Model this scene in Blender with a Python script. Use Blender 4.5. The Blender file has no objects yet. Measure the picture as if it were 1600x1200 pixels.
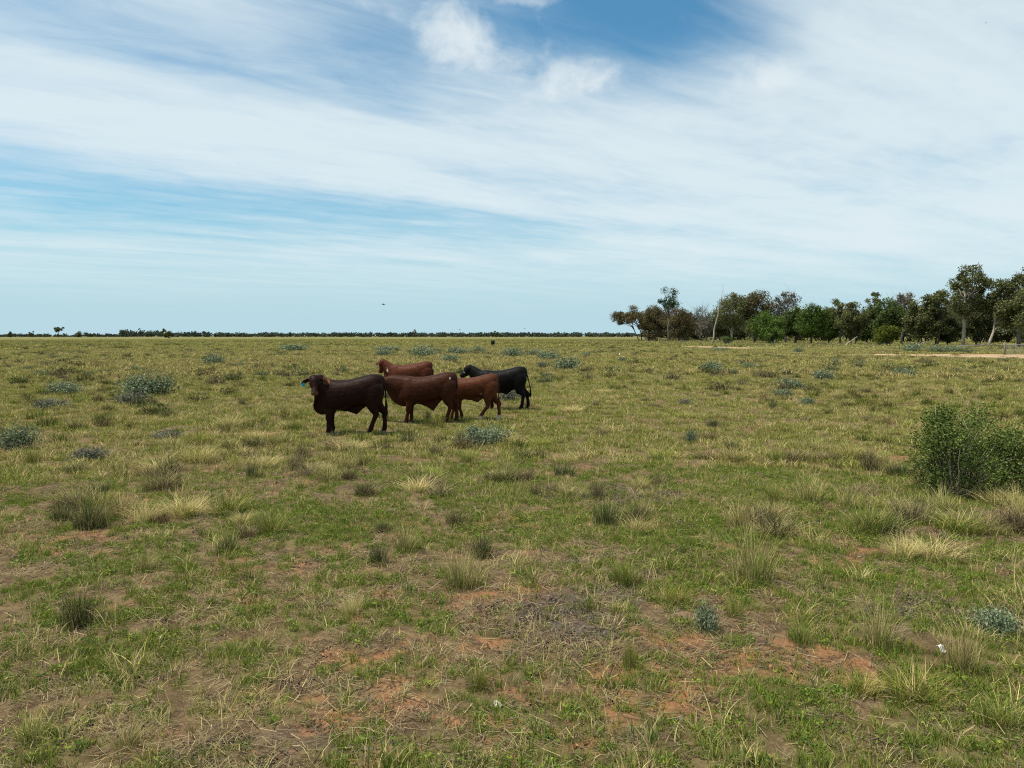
import bpy, math, random
import numpy as np
from mathutils import Vector, Matrix

R = math.radians
rng = np.random.default_rng(11)
random.seed(11)
SC = bpy.context.scene
COL = SC.collection

# ------------------------------------------------------------------ camera
CAM_H, F_PX, PITCH = 2.30, 1110.0, math.atan(75.5 / 1110.0)
cam_d = bpy.data.cameras.new('camera')
cam_d.sensor_width = 36.0
cam_d.lens = 36.0 * F_PX / 1600.0
cam_d.clip_start = 0.05
cam_d.clip_end = 20000.0
cam = bpy.data.objects.new('camera', cam_d)
cam.location = (0, 0, CAM_H)
cam.rotation_euler = (math.pi / 2 - PITCH, 0, 0)
COL.objects.link(cam)
SC.camera = cam

# ------------------------------------------------------------------ view, light
vs = SC.view_settings
vs.view_transform = 'Standard'
vs.look = 'None'
vs.exposure = 0.16
vs.gamma = 1.0
vs.use_curve_mapping = False
SC.render.engine = 'CYCLES'
cy = SC.cycles
cy.max_bounces = 5
cy.diffuse_bounces = 2
cy.glossy_bounces = 2
cy.transmission_bounces = 4
cy.transparent_max_bounces = 4
cy.use_denoising = False
cy.sample_clamp_indirect = 4.0
cy.pixel_filter_type = 'BLACKMAN_HARRIS'
cy.filter_width = 1.15

TO_SUN = Vector((-0.38, -0.06, 0.92)).normalized()
SUN_EL = math.asin(TO_SUN.z)
SUN_AZ = math.atan2(TO_SUN.x, TO_SUN.y)
sun_d = bpy.data.lights.new('sun', 'SUN')
sun_d.energy = 5.0
sun_d.angle = R(1.6)
sun_d.color = (1.0, 0.94, 0.82)
sun = bpy.data.objects.new('sun', sun_d)
sun.rotation_euler = (-TO_SUN).to_track_quat('-Z', 'Y').to_euler()
sun.location = (-20, -15, 40)
COL.objects.link(sun)


class NT:
    """small helper to write node graphs as expressions"""
    def __init__(self, tree):
        self.t = tree

    def n(self, typ, **kw):
        nd = self.t.nodes.new(typ)
        for k, v in kw.items():
            setattr(nd, k, v)
        return nd

    def put(self, sock, v):
        if hasattr(v, 'is_output'):
            self.t.links.new(v, sock)
        else:
            sock.default_value = v

    def m(self, op, a, b=None, c=None, clamp=False):
        nd = self.n('ShaderNodeMath', operation=op, use_clamp=clamp)
        for i, v in enumerate((a, b, c)):
            if v is not None:
                self.put(nd.inputs[i], v)
        return nd.outputs[0]

    def ramp(self, v, lo, hi, a=0.0, b=1.0):
        nd = self.n('ShaderNodeMapRange', interpolation_type='SMOOTHSTEP')
        for i, x in enumerate((v, lo, hi, a, b)):
            self.put(nd.inputs[i], x)
        return nd.outputs[0]

    def mix(self, f, a, b, mode='MIX'):
        nd = self.n('ShaderNodeMix', data_type='RGBA', blend_type=mode)
        self.put(nd.inputs[0], f)
        for s, v in ((nd.inputs[6], a), (nd.inputs[7], b)):
            self.put(s, (*v, 1.0) if isinstance(v, tuple) and len(v) == 3 else v)
        return nd.outputs[2]

    def noise(self, vec, scale, detail=4.0, rough=0.5, dist=0.0):
        nd = self.n('ShaderNodeTexNoise')
        if vec is not None:
            self.put(nd.inputs['Vector'], vec)
        nd.inputs['Scale'].default_value = scale
        nd.inputs['Detail'].default_value = detail
        nd.inputs['Roughness'].default_value = rough
        nd.inputs['Distortion'].default_value = dist
        return nd.outputs[0]

    def xyz(self, x, y, z):
        nd = self.n('ShaderNodeCombineXYZ')
        for i, v in enumerate((x, y, z)):
            self.put(nd.inputs[i], v)
        return nd.outputs[0]


def pix_dir(px, py):
    """direction in the world through a place in the 1600 x 1200 photograph"""
    x, z, y = (px - 800.0) / F_PX, -(py - 600.0) / F_PX, 1.0
    c, s = math.cos(PITCH), math.sin(PITCH)
    return Vector((x, y * c + z * s, -y * s + z * c))


def azel(px, py):
    d = pix_dir(px, py).normalized()
    return math.degrees(math.atan2(d.x, d.y)), math.degrees(math.asin(d.z))


world = bpy.data.worlds.new('World')
SC.world = world
world.use_nodes = True
world.cycles.sampling_method = 'MANUAL'
world.cycles.sample_map_resolution = 256
world.node_tree.nodes.clear()
W = NT(world.node_tree)
tc = W.n('ShaderNodeTexCoord')
sep = W.n('ShaderNodeSeparateXYZ')
W.put(sep.inputs[0], tc.outputs['Generated'])
dx, dy, dz = sep.outputs
dzc = W.m('MAXIMUM', dz, 0.0)
AZ = W.m('MULTIPLY', W.m('ARCTAN2', dx, dy), 180 / math.pi)
EL = W.m('MULTIPLY', W.m('ARCSINE', dz), 180 / math.pi)
# high cloud sheet, drawn out along one wind direction
den = W.m('ADD', dzc, 0.045)
pu, pv = W.m('DIVIDE', dx, den), W.m('DIVIDE', dy, den)
wa = R(56)
along = W.m('ADD', W.m('MULTIPLY', pu, math.sin(wa)), W.m('MULTIPLY', pv, math.cos(wa)))
cross = W.m('SUBTRACT', W.m('MULTIPLY', pu, math.cos(wa)), W.m('MULTIPLY', pv, math.sin(wa)))
streak_v = W.xyz(W.m('MULTIPLY', along, 0.22), W.m('MULTIPLY', cross, 1.0), 0.0)
streak = W.noise(streak_v, 2.1, 5.0, 0.56, 0.35)
streak2_v = W.xyz(W.m('MULTIPLY', along, 0.5), W.m('MULTIPLY', cross, 1.0), 3.7)
streak2 = W.noise(streak2_v, 6.0, 5.0, 0.62, 0.8)
soft = W.noise(W.xyz(W.m('MULTIPLY', along, 0.6), cross, 8.1), 1.3, 4.0, 0.55, 0.5)
puffn = W.noise(tc.outputs['Generated'], 15.0, 5.0, 0.6, 0.3)


def blob(px, py, sx, sy, rot, amp):
    a0, e0 = azel(px, py)
    k = 19.4
    sx, sy = sx / k, sy / k
    mp_ = W.n('ShaderNodeMapping', vector_type='TEXTURE')
    W.put(mp_.inputs[0], AE)
    mp_.inputs['Location'].default_value = (a0, e0, 0)
    mp_.inputs['Rotation'].default_value = (0, 0, R(-rot))
    mp_.inputs['Scale'].default_value = (sx, sy, 1)
    ln_ = W.n('ShaderNodeVectorMath', operation='LENGTH')
    W.put(ln_.inputs[0], mp_.outputs[0])
    return W.ramp(ln_.outputs['Value'], 1.9, 0.0, 0.0, amp)


AE = W.xyz(AZ, EL, 0.0)
base = 0.66
for b in [(985, 30, 190, 78, 4, -0.66), (590, 10, 190, 60, 12, -0.34), (170, 40, 330, 45, 12, -0.20),
          (90, 305, 330, 45, 4, -0.40), (520, 318, 330, 22, 7, -0.30), (860, 350, 200, 14, 5, -0.12),
          (140, 205, 420, 60, 6, 0.30), (640, 235, 420, 60, 10, 0.20), (1430, 120, 420, 190, 0, 0.22), (1280, 240, 420, 130, 0, 0.12),
          (1480, 340, 240, 26, -7, 0.14), (1330, 280, 260, 40, 0, -0.10), (860, 275, 150, 35, 0, -0.08)]:
    base = W.m('ADD', base, blob(*b))
amp_f = W.ramp(EL, 0.5, 9.0)
dens = W.m('ADD', base, W.m('MULTIPLY', W.m('MULTIPLY', W.m('SUBTRACT', streak, 0.5), 0.95), amp_f))
dens = W.m('ADD', dens, W.m('MULTIPLY', W.m('MULTIPLY', W.m('SUBTRACT', streak2, 0.5), 0.42), amp_f))
dens = W.m('ADD', dens, W.m('MULTIPLY', W.m('MULTIPLY', W.m('SUBTRACT', soft, 0.5), 0.75), amp_f))
dens = W.m('SUBTRACT', dens, W.ramp(EL, 7.0, 1.0, 0.0, 0.30))
dens = W.ramp(dens, 0.0, 1.05)
puff = None
for b in [(728, 66, 100, 52, 16, 1.0), (905, 124, 70, 28, -8, 1.2), (575, 4, 80, 20, 10, 0.85), (800, 0, 60, 12, 0, .8),
          (1205, 125, 75, 30, -10, 0.8), (840, 150, 50, 18, 0, .6)]:
    p = blob(*b)
    puff = p if puff is None else W.m('MAXIMUM', puff, p)
puff = W.m('MULTIPLY', W.ramp(W.m('ADD', puff, W.m('MULTIPLY', W.m('SUBTRACT', puffn, 0.5), 2.1)), 0.36, 1.35), 0.85)
sky = W.n('ShaderNodeTexSky', sky_type='NISHITA', sun_disc=False, sun_elevation=SUN_EL, sun_rotation=SUN_AZ,
          altitude=200.0, air_density=1.0, dust_density=0.6, ozone_density=1.6)
tint = W.mix(1.0, sky.outputs[0], (0.66, 1.24, 1.30), 'MULTIPLY')
tint = W.mix(W.ramp(EL, 14.0, 0.0), tint, (3.9, 6.3, 7.3))
c1 = W.mix(W.m('MULTIPLY', dens, 0.92), tint, (7.5, 8.55, 8.95))
c2 = W.mix(puff, c1, (8.0, 8.75, 9.0))
bg = W.n('ShaderNodeBackground')
W.put(bg.inputs[0], c2)
bg.inputs[1].default_value = 0.09
wo = W.n('ShaderNodeOutputWorld')
W.put(wo.inputs[0], bg.outputs[0])


# ------------------------------------------------------------------ general helpers
def G(px, py):
    """place on the ground seen at a photograph position"""
    d = pix_dir(px, py)
    t = CAM_H / -d.z
    return d.x * t, d.y * t


def at_depth(px, depth):
    return (px - 800.0) / F_PX * depth * 1.002, depth


_perm = np.random.default_rng(5).random((512, 512))


def vnoise(x, y):
    xi, yi = np.floor(x).astype(int), np.floor(y).astype(int)
    fx, fy = x - xi, y - yi
    fx, fy = fx * fx * (3 - 2 * fx), fy * fy * (3 - 2 * fy)
    a, b = _perm[xi % 512, yi % 512], _perm[(xi + 1) % 512, yi % 512]
    c, d = _perm[xi % 512, (yi + 1) % 512], _perm[(xi + 1) % 512, (yi + 1) % 512]
    return (a * (1 - fx) + b * fx) * (1 - fy) + (c * (1 - fx) + d * fx) * fy


def fbm(x, y, scale, octaves=4, off=0.0):
    x, y = np.asarray(x, float) / scale + off * 17.3, np.asarray(y, float) / scale + off * 9.1
    s, a, t = 0.0, 1.0, 0.0
    for i in range(octaves):
        s = s + a * vnoise(x, y)
        t += a
        a *= 0.55
        x, y = x * 2.03 + 11.7, y * 2.03 + 5.3
    return s / t


def sstep(v, lo, hi):
    t = np.clip((v - lo) / (hi - lo), 0, 1)
    return t * t * (3 - 2 * t)


def height(x, y):
    x, y = np.asarray(x, float), np.asarray(y, float)
    d = np.hypot(x, y)
    fade = 1 - sstep(d, 40, 110)
    return ((fbm(x, y, 6.0, 3, 1) - .5) * 0.16 + (fbm(x, y, 0.9, 3, 2) - .5) * 0.085
            + (fbm(x, y, 0.16, 2, 3) - .5) * 0.03) * fade


def gz(x, y):
    return float(height(np.array([x]), np.array([y]))[0])


def spot(x, y, px, py, rad, stretch=1.0):
    cx, cy_ = G(px, py)
    return np.exp(-(((x - cx) / (rad * stretch)) ** 2 + ((y - cy_) / rad) ** 2))


def masks(x, y):
    """what covers the ground: fresh green, bare red soil, dark litter, dry straw"""
    n1, n2, n3 = fbm(x, y, 1.5, 4, 4), fbm(x, y, 0.26, 3, 5), fbm(x, y, 8.0, 3, 6)
    lit = .42 * fbm(x, y, 2.2, 4, 8) + .25 * fbm(x, y, .3, 3, 9)
    for s in ((860, 950, .62, 2.2, .19), (960, 1000, .5, 1.6, .12), (990, 770, .9, 1.6, .28), (800, 1075, .35, 1.5, .22),
              (1460, 960, .5, 1.5, .2), (420, 1180, .35, 1.5, .15), (640, 1160, .35, 1.5, .15)):
        lit = lit + s[4] * spot(x, y, *s[:4])
    dark = sstep(lit, .44, .62)
    bare = .42 * fbm(x, y, 1.1, 4, 10) + .58 * fbm(x, y, .24, 3, 11)
    for s in ((1330, 868, .42, 1.6, .28), (540, 1030, .17, 1.3, .25), (1310, 714, .9, 1.6, .2), (470, 1085, .14, 1.6, .2),
              (90, 845, .5, 2, .2), (520, 1110, .25, 1.6, .18), (790, 925, .3, 3, .2), (1100, 1060, .6, 2, .12),
              (1180, 1040, .4, 2, .14), (1290, 1040, .35, 1.5, .2), (1020, 1150, .4, 2, .14), (250, 1150, .3, 2, .10)):
        bare = bare + s[4] * spot(x, y, *s[:4])
    bare = sstep(bare, .59, .76)
    green = .27 * n1 + .50 * n2 + .23 * n3
    for s in ((300, 820, 1.2, 2.5, .06), (820, 800, 1.0, 2.5, .05), (480, 950, .6, 2, .06), (1000, 850, .5, 2, .06),
              (950, 970, .7, 2, -.08), (1130, 1000, .6, 1.8, -.05)):
        green = green + s[4] * spot(x, y, *s[:4])
    green = sstep(green, .40, .56) * (1 - .6 * bare) * (1 - .7 * dark)
    dry = sstep(.5 * fbm(x, y, 2.6, 4, 13) + .5 * fbm(x, y, .6, 3, 14), .42, .62)
    return green, bare, dark, dry


def link(o, parent=None):
    COL.objects.link(o)
    if parent is not None:
        o.parent = parent
    return o


def tag(o, label=None, cat=None, group=None, kind=None):
    for k, v in (('label', label), ('category', cat), ('group', group), ('kind', kind)):
        if v:
            o[k] = v
    return o


def mesh_np(name, verts, faces_list, mats=(), col=None, smooth=False, mat_index=None):
    """faces_list: list of int arrays (n,3) / (n,4)"""
    me = bpy.data.meshes.new(name)
    verts = np.asarray(verts, np.float32)
    faces_list = [np.asarray(f, np.int32) for f in faces_list if len(f)]
    me.vertices.add(len(verts))
    me.vertices.foreach_set('co', verts.ravel())
    if faces_list:
        loops = np.concatenate([f.ravel() for f in faces_list])
        sizes = np.concatenate([np.full(len(f), f.shape[1], np.int32) for f in faces_list])
        me.loops.add(len(loops))
        me.loops.foreach_set('vertex_index', loops)
        me.polygons.add(len(sizes))
        st = np.concatenate([[0], np.cumsum(sizes)[:-1]]).astype(np.int32)
        me.polygons.foreach_set('loop_start', st)
        me.polygons.foreach_set('loop_total', sizes)
        if mat_index is not None:
            me.polygons.foreach_set('material_index', np.asarray(mat_index, np.int32))
        me.update(calc_edges=True)
        if smooth:
            me.polygons.foreach_set('use_smooth', np.ones(len(sizes), bool))
    for m in mats:
        me.materials.append(m)
    if col is not None:
        a = me.attributes.new('col', 'FLOAT_COLOR', 'POINT')
        c = np.ones((len(verts), 4), np.float32)
        c[:, :3] = col
        a.data.foreach_set('color', c.ravel())
    return me


def obj(name, me, parent=None, loc=None, rot=None, scale=None):
    o = bpy.data.objects.new(name, me)
    if loc is not None:
        o.location = loc
    if rot is not None:
        o.rotation_euler = rot
    if scale is not None:
        o.scale = scale
    return link(o, parent)


def empty(name, loc=(0, 0, 0), rz=0.0, scale=1.0):
    o = bpy.data.objects.new(name, None)
    o.empty_display_size = 0.2
    o.location = loc
    o.rotation_euler = (0, 0, rz)
    o.scale = (scale,) * 3 if not isinstance(scale, tuple) else scale
    return link(o)


def loft(secs, n=14, power=2.0, up=(0, 0, 1), sub=4, axis=None):
    """secs: (pos, half_width, half_depth); smooth closed tube along the sections"""
    P = np.array([s[0] for s in secs], float)
    A = np.array([[s[1], s[2]] for s in secs], float)
    if sub > 1 and len(P) > 2:
        D = np.hstack([P, A])
        E = np.vstack([2 * D[0] - D[1], D, 2 * D[-1] - D[-2]])
        out = []
        for i in range(1, len(E) - 2):
            for t in np.arange(sub) / sub:
                p0, p1, p2, p3 = E[i - 1], E[i], E[i + 1], E[i + 2]
                out.append(.5 * (2 * p1 + (p2 - p0) * t + (2 * p0 - 5 * p1 + 4 * p2 - p3) * t * t
                                 + (3 * p1 - p0 - 3 * p2 + p3) * t ** 3))
        out.append(D[-1])
        out = np.array(out)
        P, A = out[:, :3], np.maximum(out[:, 3:], 1e-3)
    T = np.gradient(P, axis=0)
    T /= np.linalg.norm(T, axis=1)[:, None] + 1e-9
    if axis is not None:
        T = np.tile(np.array(axis, float), (len(P), 1))
    S = np.cross(np.array(up, float), T)
    S /= np.linalg.norm(S, axis=1)[:, None] + 1e-9
    N = np.cross(T, S)
    th = np.arange(n) / n * 2 * math.pi
    c, s = np.cos(th), np.sin(th)
    e = 2.0 / power
    c, s = np.sign(c) * np.abs(c) ** e, np.sign(s) * np.abs(s) ** e
    V = (P[:, None] + S[:, None] * (A[:, 0:1] * c)[:, :, None] + N[:, None] * (A[:, 1:2] * s)[:, :, None]).reshape(-1, 3)
    k = len(P)
    i, j = np.meshgrid(np.arange(k - 1), np.arange(n), indexing='ij')
    j2 = (j + 1) % n
    q = np.stack([i * n + j, i * n + j2, (i + 1) * n + j2, (i + 1) * n + j], -1).reshape(-1, 4)
    V = np.vstack([V, P[0] - T[0] * A[0].min() * .3, P[-1] + T[-1] * A[-1].min() * .3])
    a, b = k * n, k * n + 1
    jj = np.arange(n)
    t1 = np.stack([np.full(n, a), (jj + 1) % n, jj], -1)
    t2 = np.stack([np.full(n, b), (k - 1) * n + jj, (k - 1) * n + (jj + 1) % n], -1)
    return V, q, np.vstack([t1, t2])


class Bag:
    """collects pieces of one mesh"""
    def __init__(self):
        self.v, self.q, self.t, self.c, self.n = [], [], [], [], 0

    def add(self, v, q=None, t=None, col=None):
        v = np.asarray(v, float)
        if q is not None and len(q):
            self.q.append(np.asarray(q) + self.n)
        if t is not None and len(t):
            self.t.append(np.asarray(t) + self.n)
        self.v.append(v)
        if col is not None:
            self.c.append(np.broadcast_to(np.asarray(col, float), (len(v), 3)))
        self.n += len(v)
        return self

    def mesh(self, name, mats=(), smooth=False):
        return mesh_np(name, np.vstack(self.v),
                       [np.vstack(x) for x in (self.q, self.t) if x], mats,
                       np.vstack(self.c) if self.c else None, smooth)


# ------------------------------------------------------------------ materials
def new_mat(name):
    m = bpy.data.materials.new(name)
    m.use_nodes = True
    m.node_tree.nodes.clear()
    return m, NT(m.node_tree)


def leaf_mat(name, trans=0.35, var=0.35, rough=0.6, hue=0.03):
    """leaves and blades: colour from the 'col' attribute, varied per plant"""
    m, t = new_mat(name)
    at = t.n('ShaderNodeAttribute', attribute_name='col')
    oi = t.n('ShaderNodeObjectInfo')
    hsv = t.n('ShaderNodeHueSaturation')
    t.put(hsv.inputs['Color'], at.outputs[0])
    t.put(hsv.inputs['Value'], t.m('ADD', t.m('MULTIPLY', oi.outputs['Random'], var), 1 - var / 2))
    rr = t.m('FRACT', t.m('MULTIPLY', oi.outputs['Random'], 37.7))
    t.put(hsv.inputs['Hue'], t.m('ADD', t.m('MULTIPLY', rr, hue), .5 - hue / 2))
    d = t.n('ShaderNodeBsdfDiffuse')
    t.put(d.inputs[0], hsv.outputs[0])
    tr = t.n('ShaderNodeBsdfTranslucent')
    t.put(tr.inputs[0], hsv.outputs[0])
    mx = t.n('ShaderNodeMixShader')
    mx.inputs[0].default_value = trans
    t.put(mx.inputs[1], d.outputs[0])
    t.put(mx.inputs[2], tr.outputs[0])
    o = t.n('ShaderNodeOutputMaterial')
    t.put(o.inputs[0], mx.outputs[0])
    return m


def solid_mat(name, c1, c2, scale=6.0, rough=0.85, bump=0.0, metallic=0.0, stretch=(1, 1, 1), spec=0.2):
    m, t = new_mat(name)
    tcn = t.n('ShaderNodeTexCoord')
    mp = t.n('ShaderNodeMapping')
    t.put(mp.inputs[0], tcn.outputs['Object'])
    mp.inputs['Scale'].default_value = stretch
    nz = t.noise(mp.outputs[0], scale, 5, .6)
    col = t.mix(t.ramp(nz, .3, .7), c1, c2)
    b = t.n('ShaderNodeBsdfPrincipled')
    t.put(b.inputs['Base Color'], col)
    b.inputs['Roughness'].default_value = rough
    b.inputs['Metallic'].default_value = metallic
    b.inputs['Specular IOR Level'].default_value = spec
    if bump:
        bp = t.n('ShaderNodeBump')
        bp.inputs['Distance'].default_value = bump
        t.put(bp.inputs['Height'], nz)
        t.put(b.inputs['Normal'], bp.outputs[0])
    o = t.n('ShaderNodeOutputMaterial')
    t.put(o.inputs[0], b.outputs[0])
    return m


M_BLADE = leaf_mat('grass_blade', 0.22, 0.5, hue=0.03)
M_LEAF = leaf_mat('tree_leaf', 0.22, 0.12, hue=0.01)
M_BARK_GREY = solid_mat('grey_bark', (.10, .085, .07), (.20, .175, .15), 3.0, .9, .03, stretch=(1, 1, .3))
M_BARK_DARK = solid_mat('dark_bark', (.045, .036, .03), (.10, .08, .065), 3.0, .9, .03, stretch=(1, 1, .3))
M_BARK_PALE = solid_mat('pale_bark', (.30, .25, .20), (.46, .40, .34), 1.5, .8, .02, stretch=(1, 1, .25))
M_DEADWOOD = solid_mat('weathered_deadwood', (.20, .175, .15), (.36, .31, .27), 3.0, .9, .02, stretch=(1, 1, .3))
M_STONE = solid_mat('pale_stone', (.34, .30, .24), (.46, .42, .35), 20, .9, .004)
M_STEEL = solid_mat('galvanised_steel', (.22, .22, .22), (.34, .34, .33), 8, .5, 0, .7)
M_WOODPOST = solid_mat('weathered_post', (.13, .11, .09), (.24, .21, .18), 10, .9, .004, stretch=(1, 1, .2))

# ------------------------------------------------------------------ ground
def ground_material():
    m, t = new_mat('pasture_soil')
    at = t.n('ShaderNodeAttribute', attribute_name='cov')
    sp = t.n('ShaderNodeSeparateColor')
    t.put(sp.inputs[0], at.outputs[0])
    gr, ba, da = sp.outputs
    geo = t.n('ShaderNodeNewGeometry')
    pos = geo.outputs['Position']
    fine = t.noise(pos, 38, 6, .7)
    mid = t.noise(pos, 6, 6, .65)
    grit = t.noise(pos, 170, 3, .6)
    big = t.noise(pos, .16, 6, .6)
    huge = t.noise(pos, .022, 6, .62)
    soil = t.mix(t.ramp(mid, .35, .68), (.088, .056, .031), (.180, .115, .062))
    red = t.mix(t.ramp(fine, .3, .7), (.20, .088, .040), (.34, .165, .080))
    litter = t.mix(t.ramp(fine, .35, .68), (.040, .033, .028), (.135, .113, .092))
    straw = t.mix(t.ramp(grit, .4, .65), (.13, .10, .048), (.31, .25, .12))
    col = t.mix(t.ramp(t.m('ADD', t.m('MULTIPLY', fine, .6), t.m('MULTIPLY', mid, .4)), .47, .64), soil, straw)
    col = t.mix(t.m('MULTIPLY', ba, t.ramp(t.m('ADD', t.m('MULTIPLY', fine, .5), t.m('MULTIPLY', mid, .5)), .42, .56)), col, red)
    col = t.mix(t.m('MULTIPLY', da, t.ramp(mid, .30, .55, .25, .9)), col, litter)
    col = t.mix(t.m('MULTIPLY', gr, .45), col, (.105, .11, .03))
    # far out the single plants run together
    ln = t.n('ShaderNodeVectorMath', operation='LENGTH')
    t.put(ln.inputs[0], pos)
    far = t.ramp(ln.outputs['Value'], 30, 120)
    fcol = t.mix(t.ramp(big, .35, .66), (.125, .128, .040), (.190, .165, .060))
    fcol = t.mix(t.ramp(huge, .42, .62), fcol, t.mix(t.ramp(big, .3, .7), (.110, .122, .036), (.190, .158, .062)))
    fcol = t.mix(t.m('MULTIPLY', t.ramp(mid, .55, .75), .5), fcol, (.09, .085, .04))
    col = t.mix(far, col, fcol)
    b = t.n('ShaderNodeBsdfPrincipled')
    t.put(b.inputs['Base Color'], col)
    b.inputs['Roughness'].default_value = .95
    b.inputs['Specular IOR Level'].default_value = .1
    bp = t.n('ShaderNodeBump')
    bp.inputs['Distance'].default_value = .02
    bp.inputs['Strength'].default_value = .8
    t.put(bp.inputs['Height'], t.m('ADD', fine, t.m('MULTIPLY', grit, .5)))
    t.put(b.inputs['Normal'], bp.outputs[0])
    o = t.n('ShaderNodeOutputMaterial')
    t.put(o.inputs[0], b.outputs[0])
    return m


az = np.concatenate([np.arange(-48, 48.01, .42), np.linspace(54, 306, 43)])
az = np.radians(az)
rad = [0.6]
while rad[-1] < 60:
    rad.append(rad[-1] * 1.008 if rad[-1] > 2.2 else rad[-1] * 1.15)
while rad[-1] < 9000:
    rad.append(rad[-1] * 1.1)
rad = np.array(rad)
gx, gy = rad[:, None] * np.sin(az)[None], rad[:, None] * np.cos(az)[None]
gx, gy = gx.ravel(), gy.ravel()
nr, na = len(rad), len(az)
gv = np.stack([gx, gy, height(gx, gy)], -1)
i, j = np.meshgrid(np.arange(nr - 1), np.arange(na), indexing='ij')
j2 = (j + 1) % na
gq = np.stack([i * na + j, (i + 1) * na + j, (i + 1) * na + j2, i * na + j2], -1).reshape(-1, 4)[:, ::-1]
gv = np.vstack([gv, [[0, 0, gz(0, 0)]]])
jj = np.arange(na)
gt = np.stack([np.full(na, nr * na), jj, (jj + 1) % na], -1)[:, ::-1]
me = mesh_np('ground', gv, [gq, gt], (ground_material(),), smooth=True)
if me.polygons[0].normal.z < 0:
    me.flip_normals()
gm = masks(gv[:, 0], gv[:, 1])
ca = me.attributes.new('cov', 'FLOAT_COLOR', 'POINT')
cc = np.ones((len(gv), 4), np.float32)
cc[:, 0], cc[:, 1], cc[:, 2] = gm[0], gm[1], gm[2]
ca.data.foreach_set('color', cc.ravel())
tag(obj('ground', me), 'flat red soil pasture reaching to the horizon', kind='structure')


# dirt track beside the fence: a strip following points seen in the photograph
def strip(name, pts, widths, mat, label, z):
    P = np.array(pts, float)
    n = 60
    tt = np.linspace(0, len(P) - 1, n)
    X, Y = np.interp(tt, np.arange(len(P)), P[:, 0]), np.interp(tt, np.arange(len(P)), P[:, 1])
    Wd = np.interp(tt, np.arange(len(P)), widths)
    T = np.stack([np.gradient(X), np.gradient(Y)], -1)
    T /= np.linalg.norm(T, axis=1)[:, None]
    Nn = np.stack([-T[:, 1], T[:, 0]], -1)
    k = 9
    V = []
    for q in np.linspace(-.5, .5, k):
        wob = (fbm(X, Y, 5.0, 3, 20 + q) - .5) * 2.5 * (abs(q) * 2)
        x, y = X + Nn[:, 0] * (q * Wd + wob), Y + Nn[:, 1] * (q * Wd + wob)
        V.append(np.stack([x, y, height(x, y) + z - (abs(q) > .49) * (z + .01)], -1))
    V = np.stack(V, 1).reshape(-1, 3)
    a, b = np.meshgrid(np.arange(n - 1), np.arange(k - 1), indexing='ij')
    q = np.stack([a * k + b, (a + 1) * k + b, (a + 1) * k + b + 1, a * k + b + 1], -1).reshape(-1, 4)
    return tag(obj(name, mesh_np(name, V, [q], (mat,), smooth=True)), label, kind='structure')


M_TRACK = solid_mat('orange_dirt', (.28, .18, .10), (.42, .29, .175), .5, .95, .01)
x1, y1 = at_depth(1082, 152)
x2, y2 = at_depth(1182, 126)
TRACKS = [([(80, 75), (68, 77), (58, 79.5), (51, 83), (44.5, 87)], [22, 20, 17, 10, 4.0]), ([(x1, y1), ((x1 + x2) / 2, (y1 + y2) / 2), (x2, y2)], [3, 8, 3])]
strip('dirt_track', *TRACKS[0], M_TRACK, 'bare orange dirt track in front of the fence by the gate', .05)
strip('dirt_track', *TRACKS[1], M_TRACK, 'thin far strip of bare orange dirt below the grey trees', .05)


def off_track(p):
    ok = np.ones(len(p), bool)
    for pts, wd in TRACKS:
        tt = np.linspace(0, len(pts) - 1, 60)
        X = np.interp(tt, np.arange(len(pts)), [a[0] for a in pts])
        Y = np.interp(tt, np.arange(len(pts)), [a[1] for a in pts])
        Wd = np.interp(tt, np.arange(len(pts)), wd)
        near = np.where((np.abs(p[:, 0] - X.mean()) < 45) & (np.abs(p[:, 1] - Y.mean()) < 45))[0]
        d2 = np.min(np.hypot(p[near, 0][:, None] - X, p[near, 1][:, None] + 3.5 - Y) - Wd * .47 - 5.0, 1)
        ok[near[d2 < 0]] = rng.random((d2 < 0).sum()) < .02
    return ok


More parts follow.
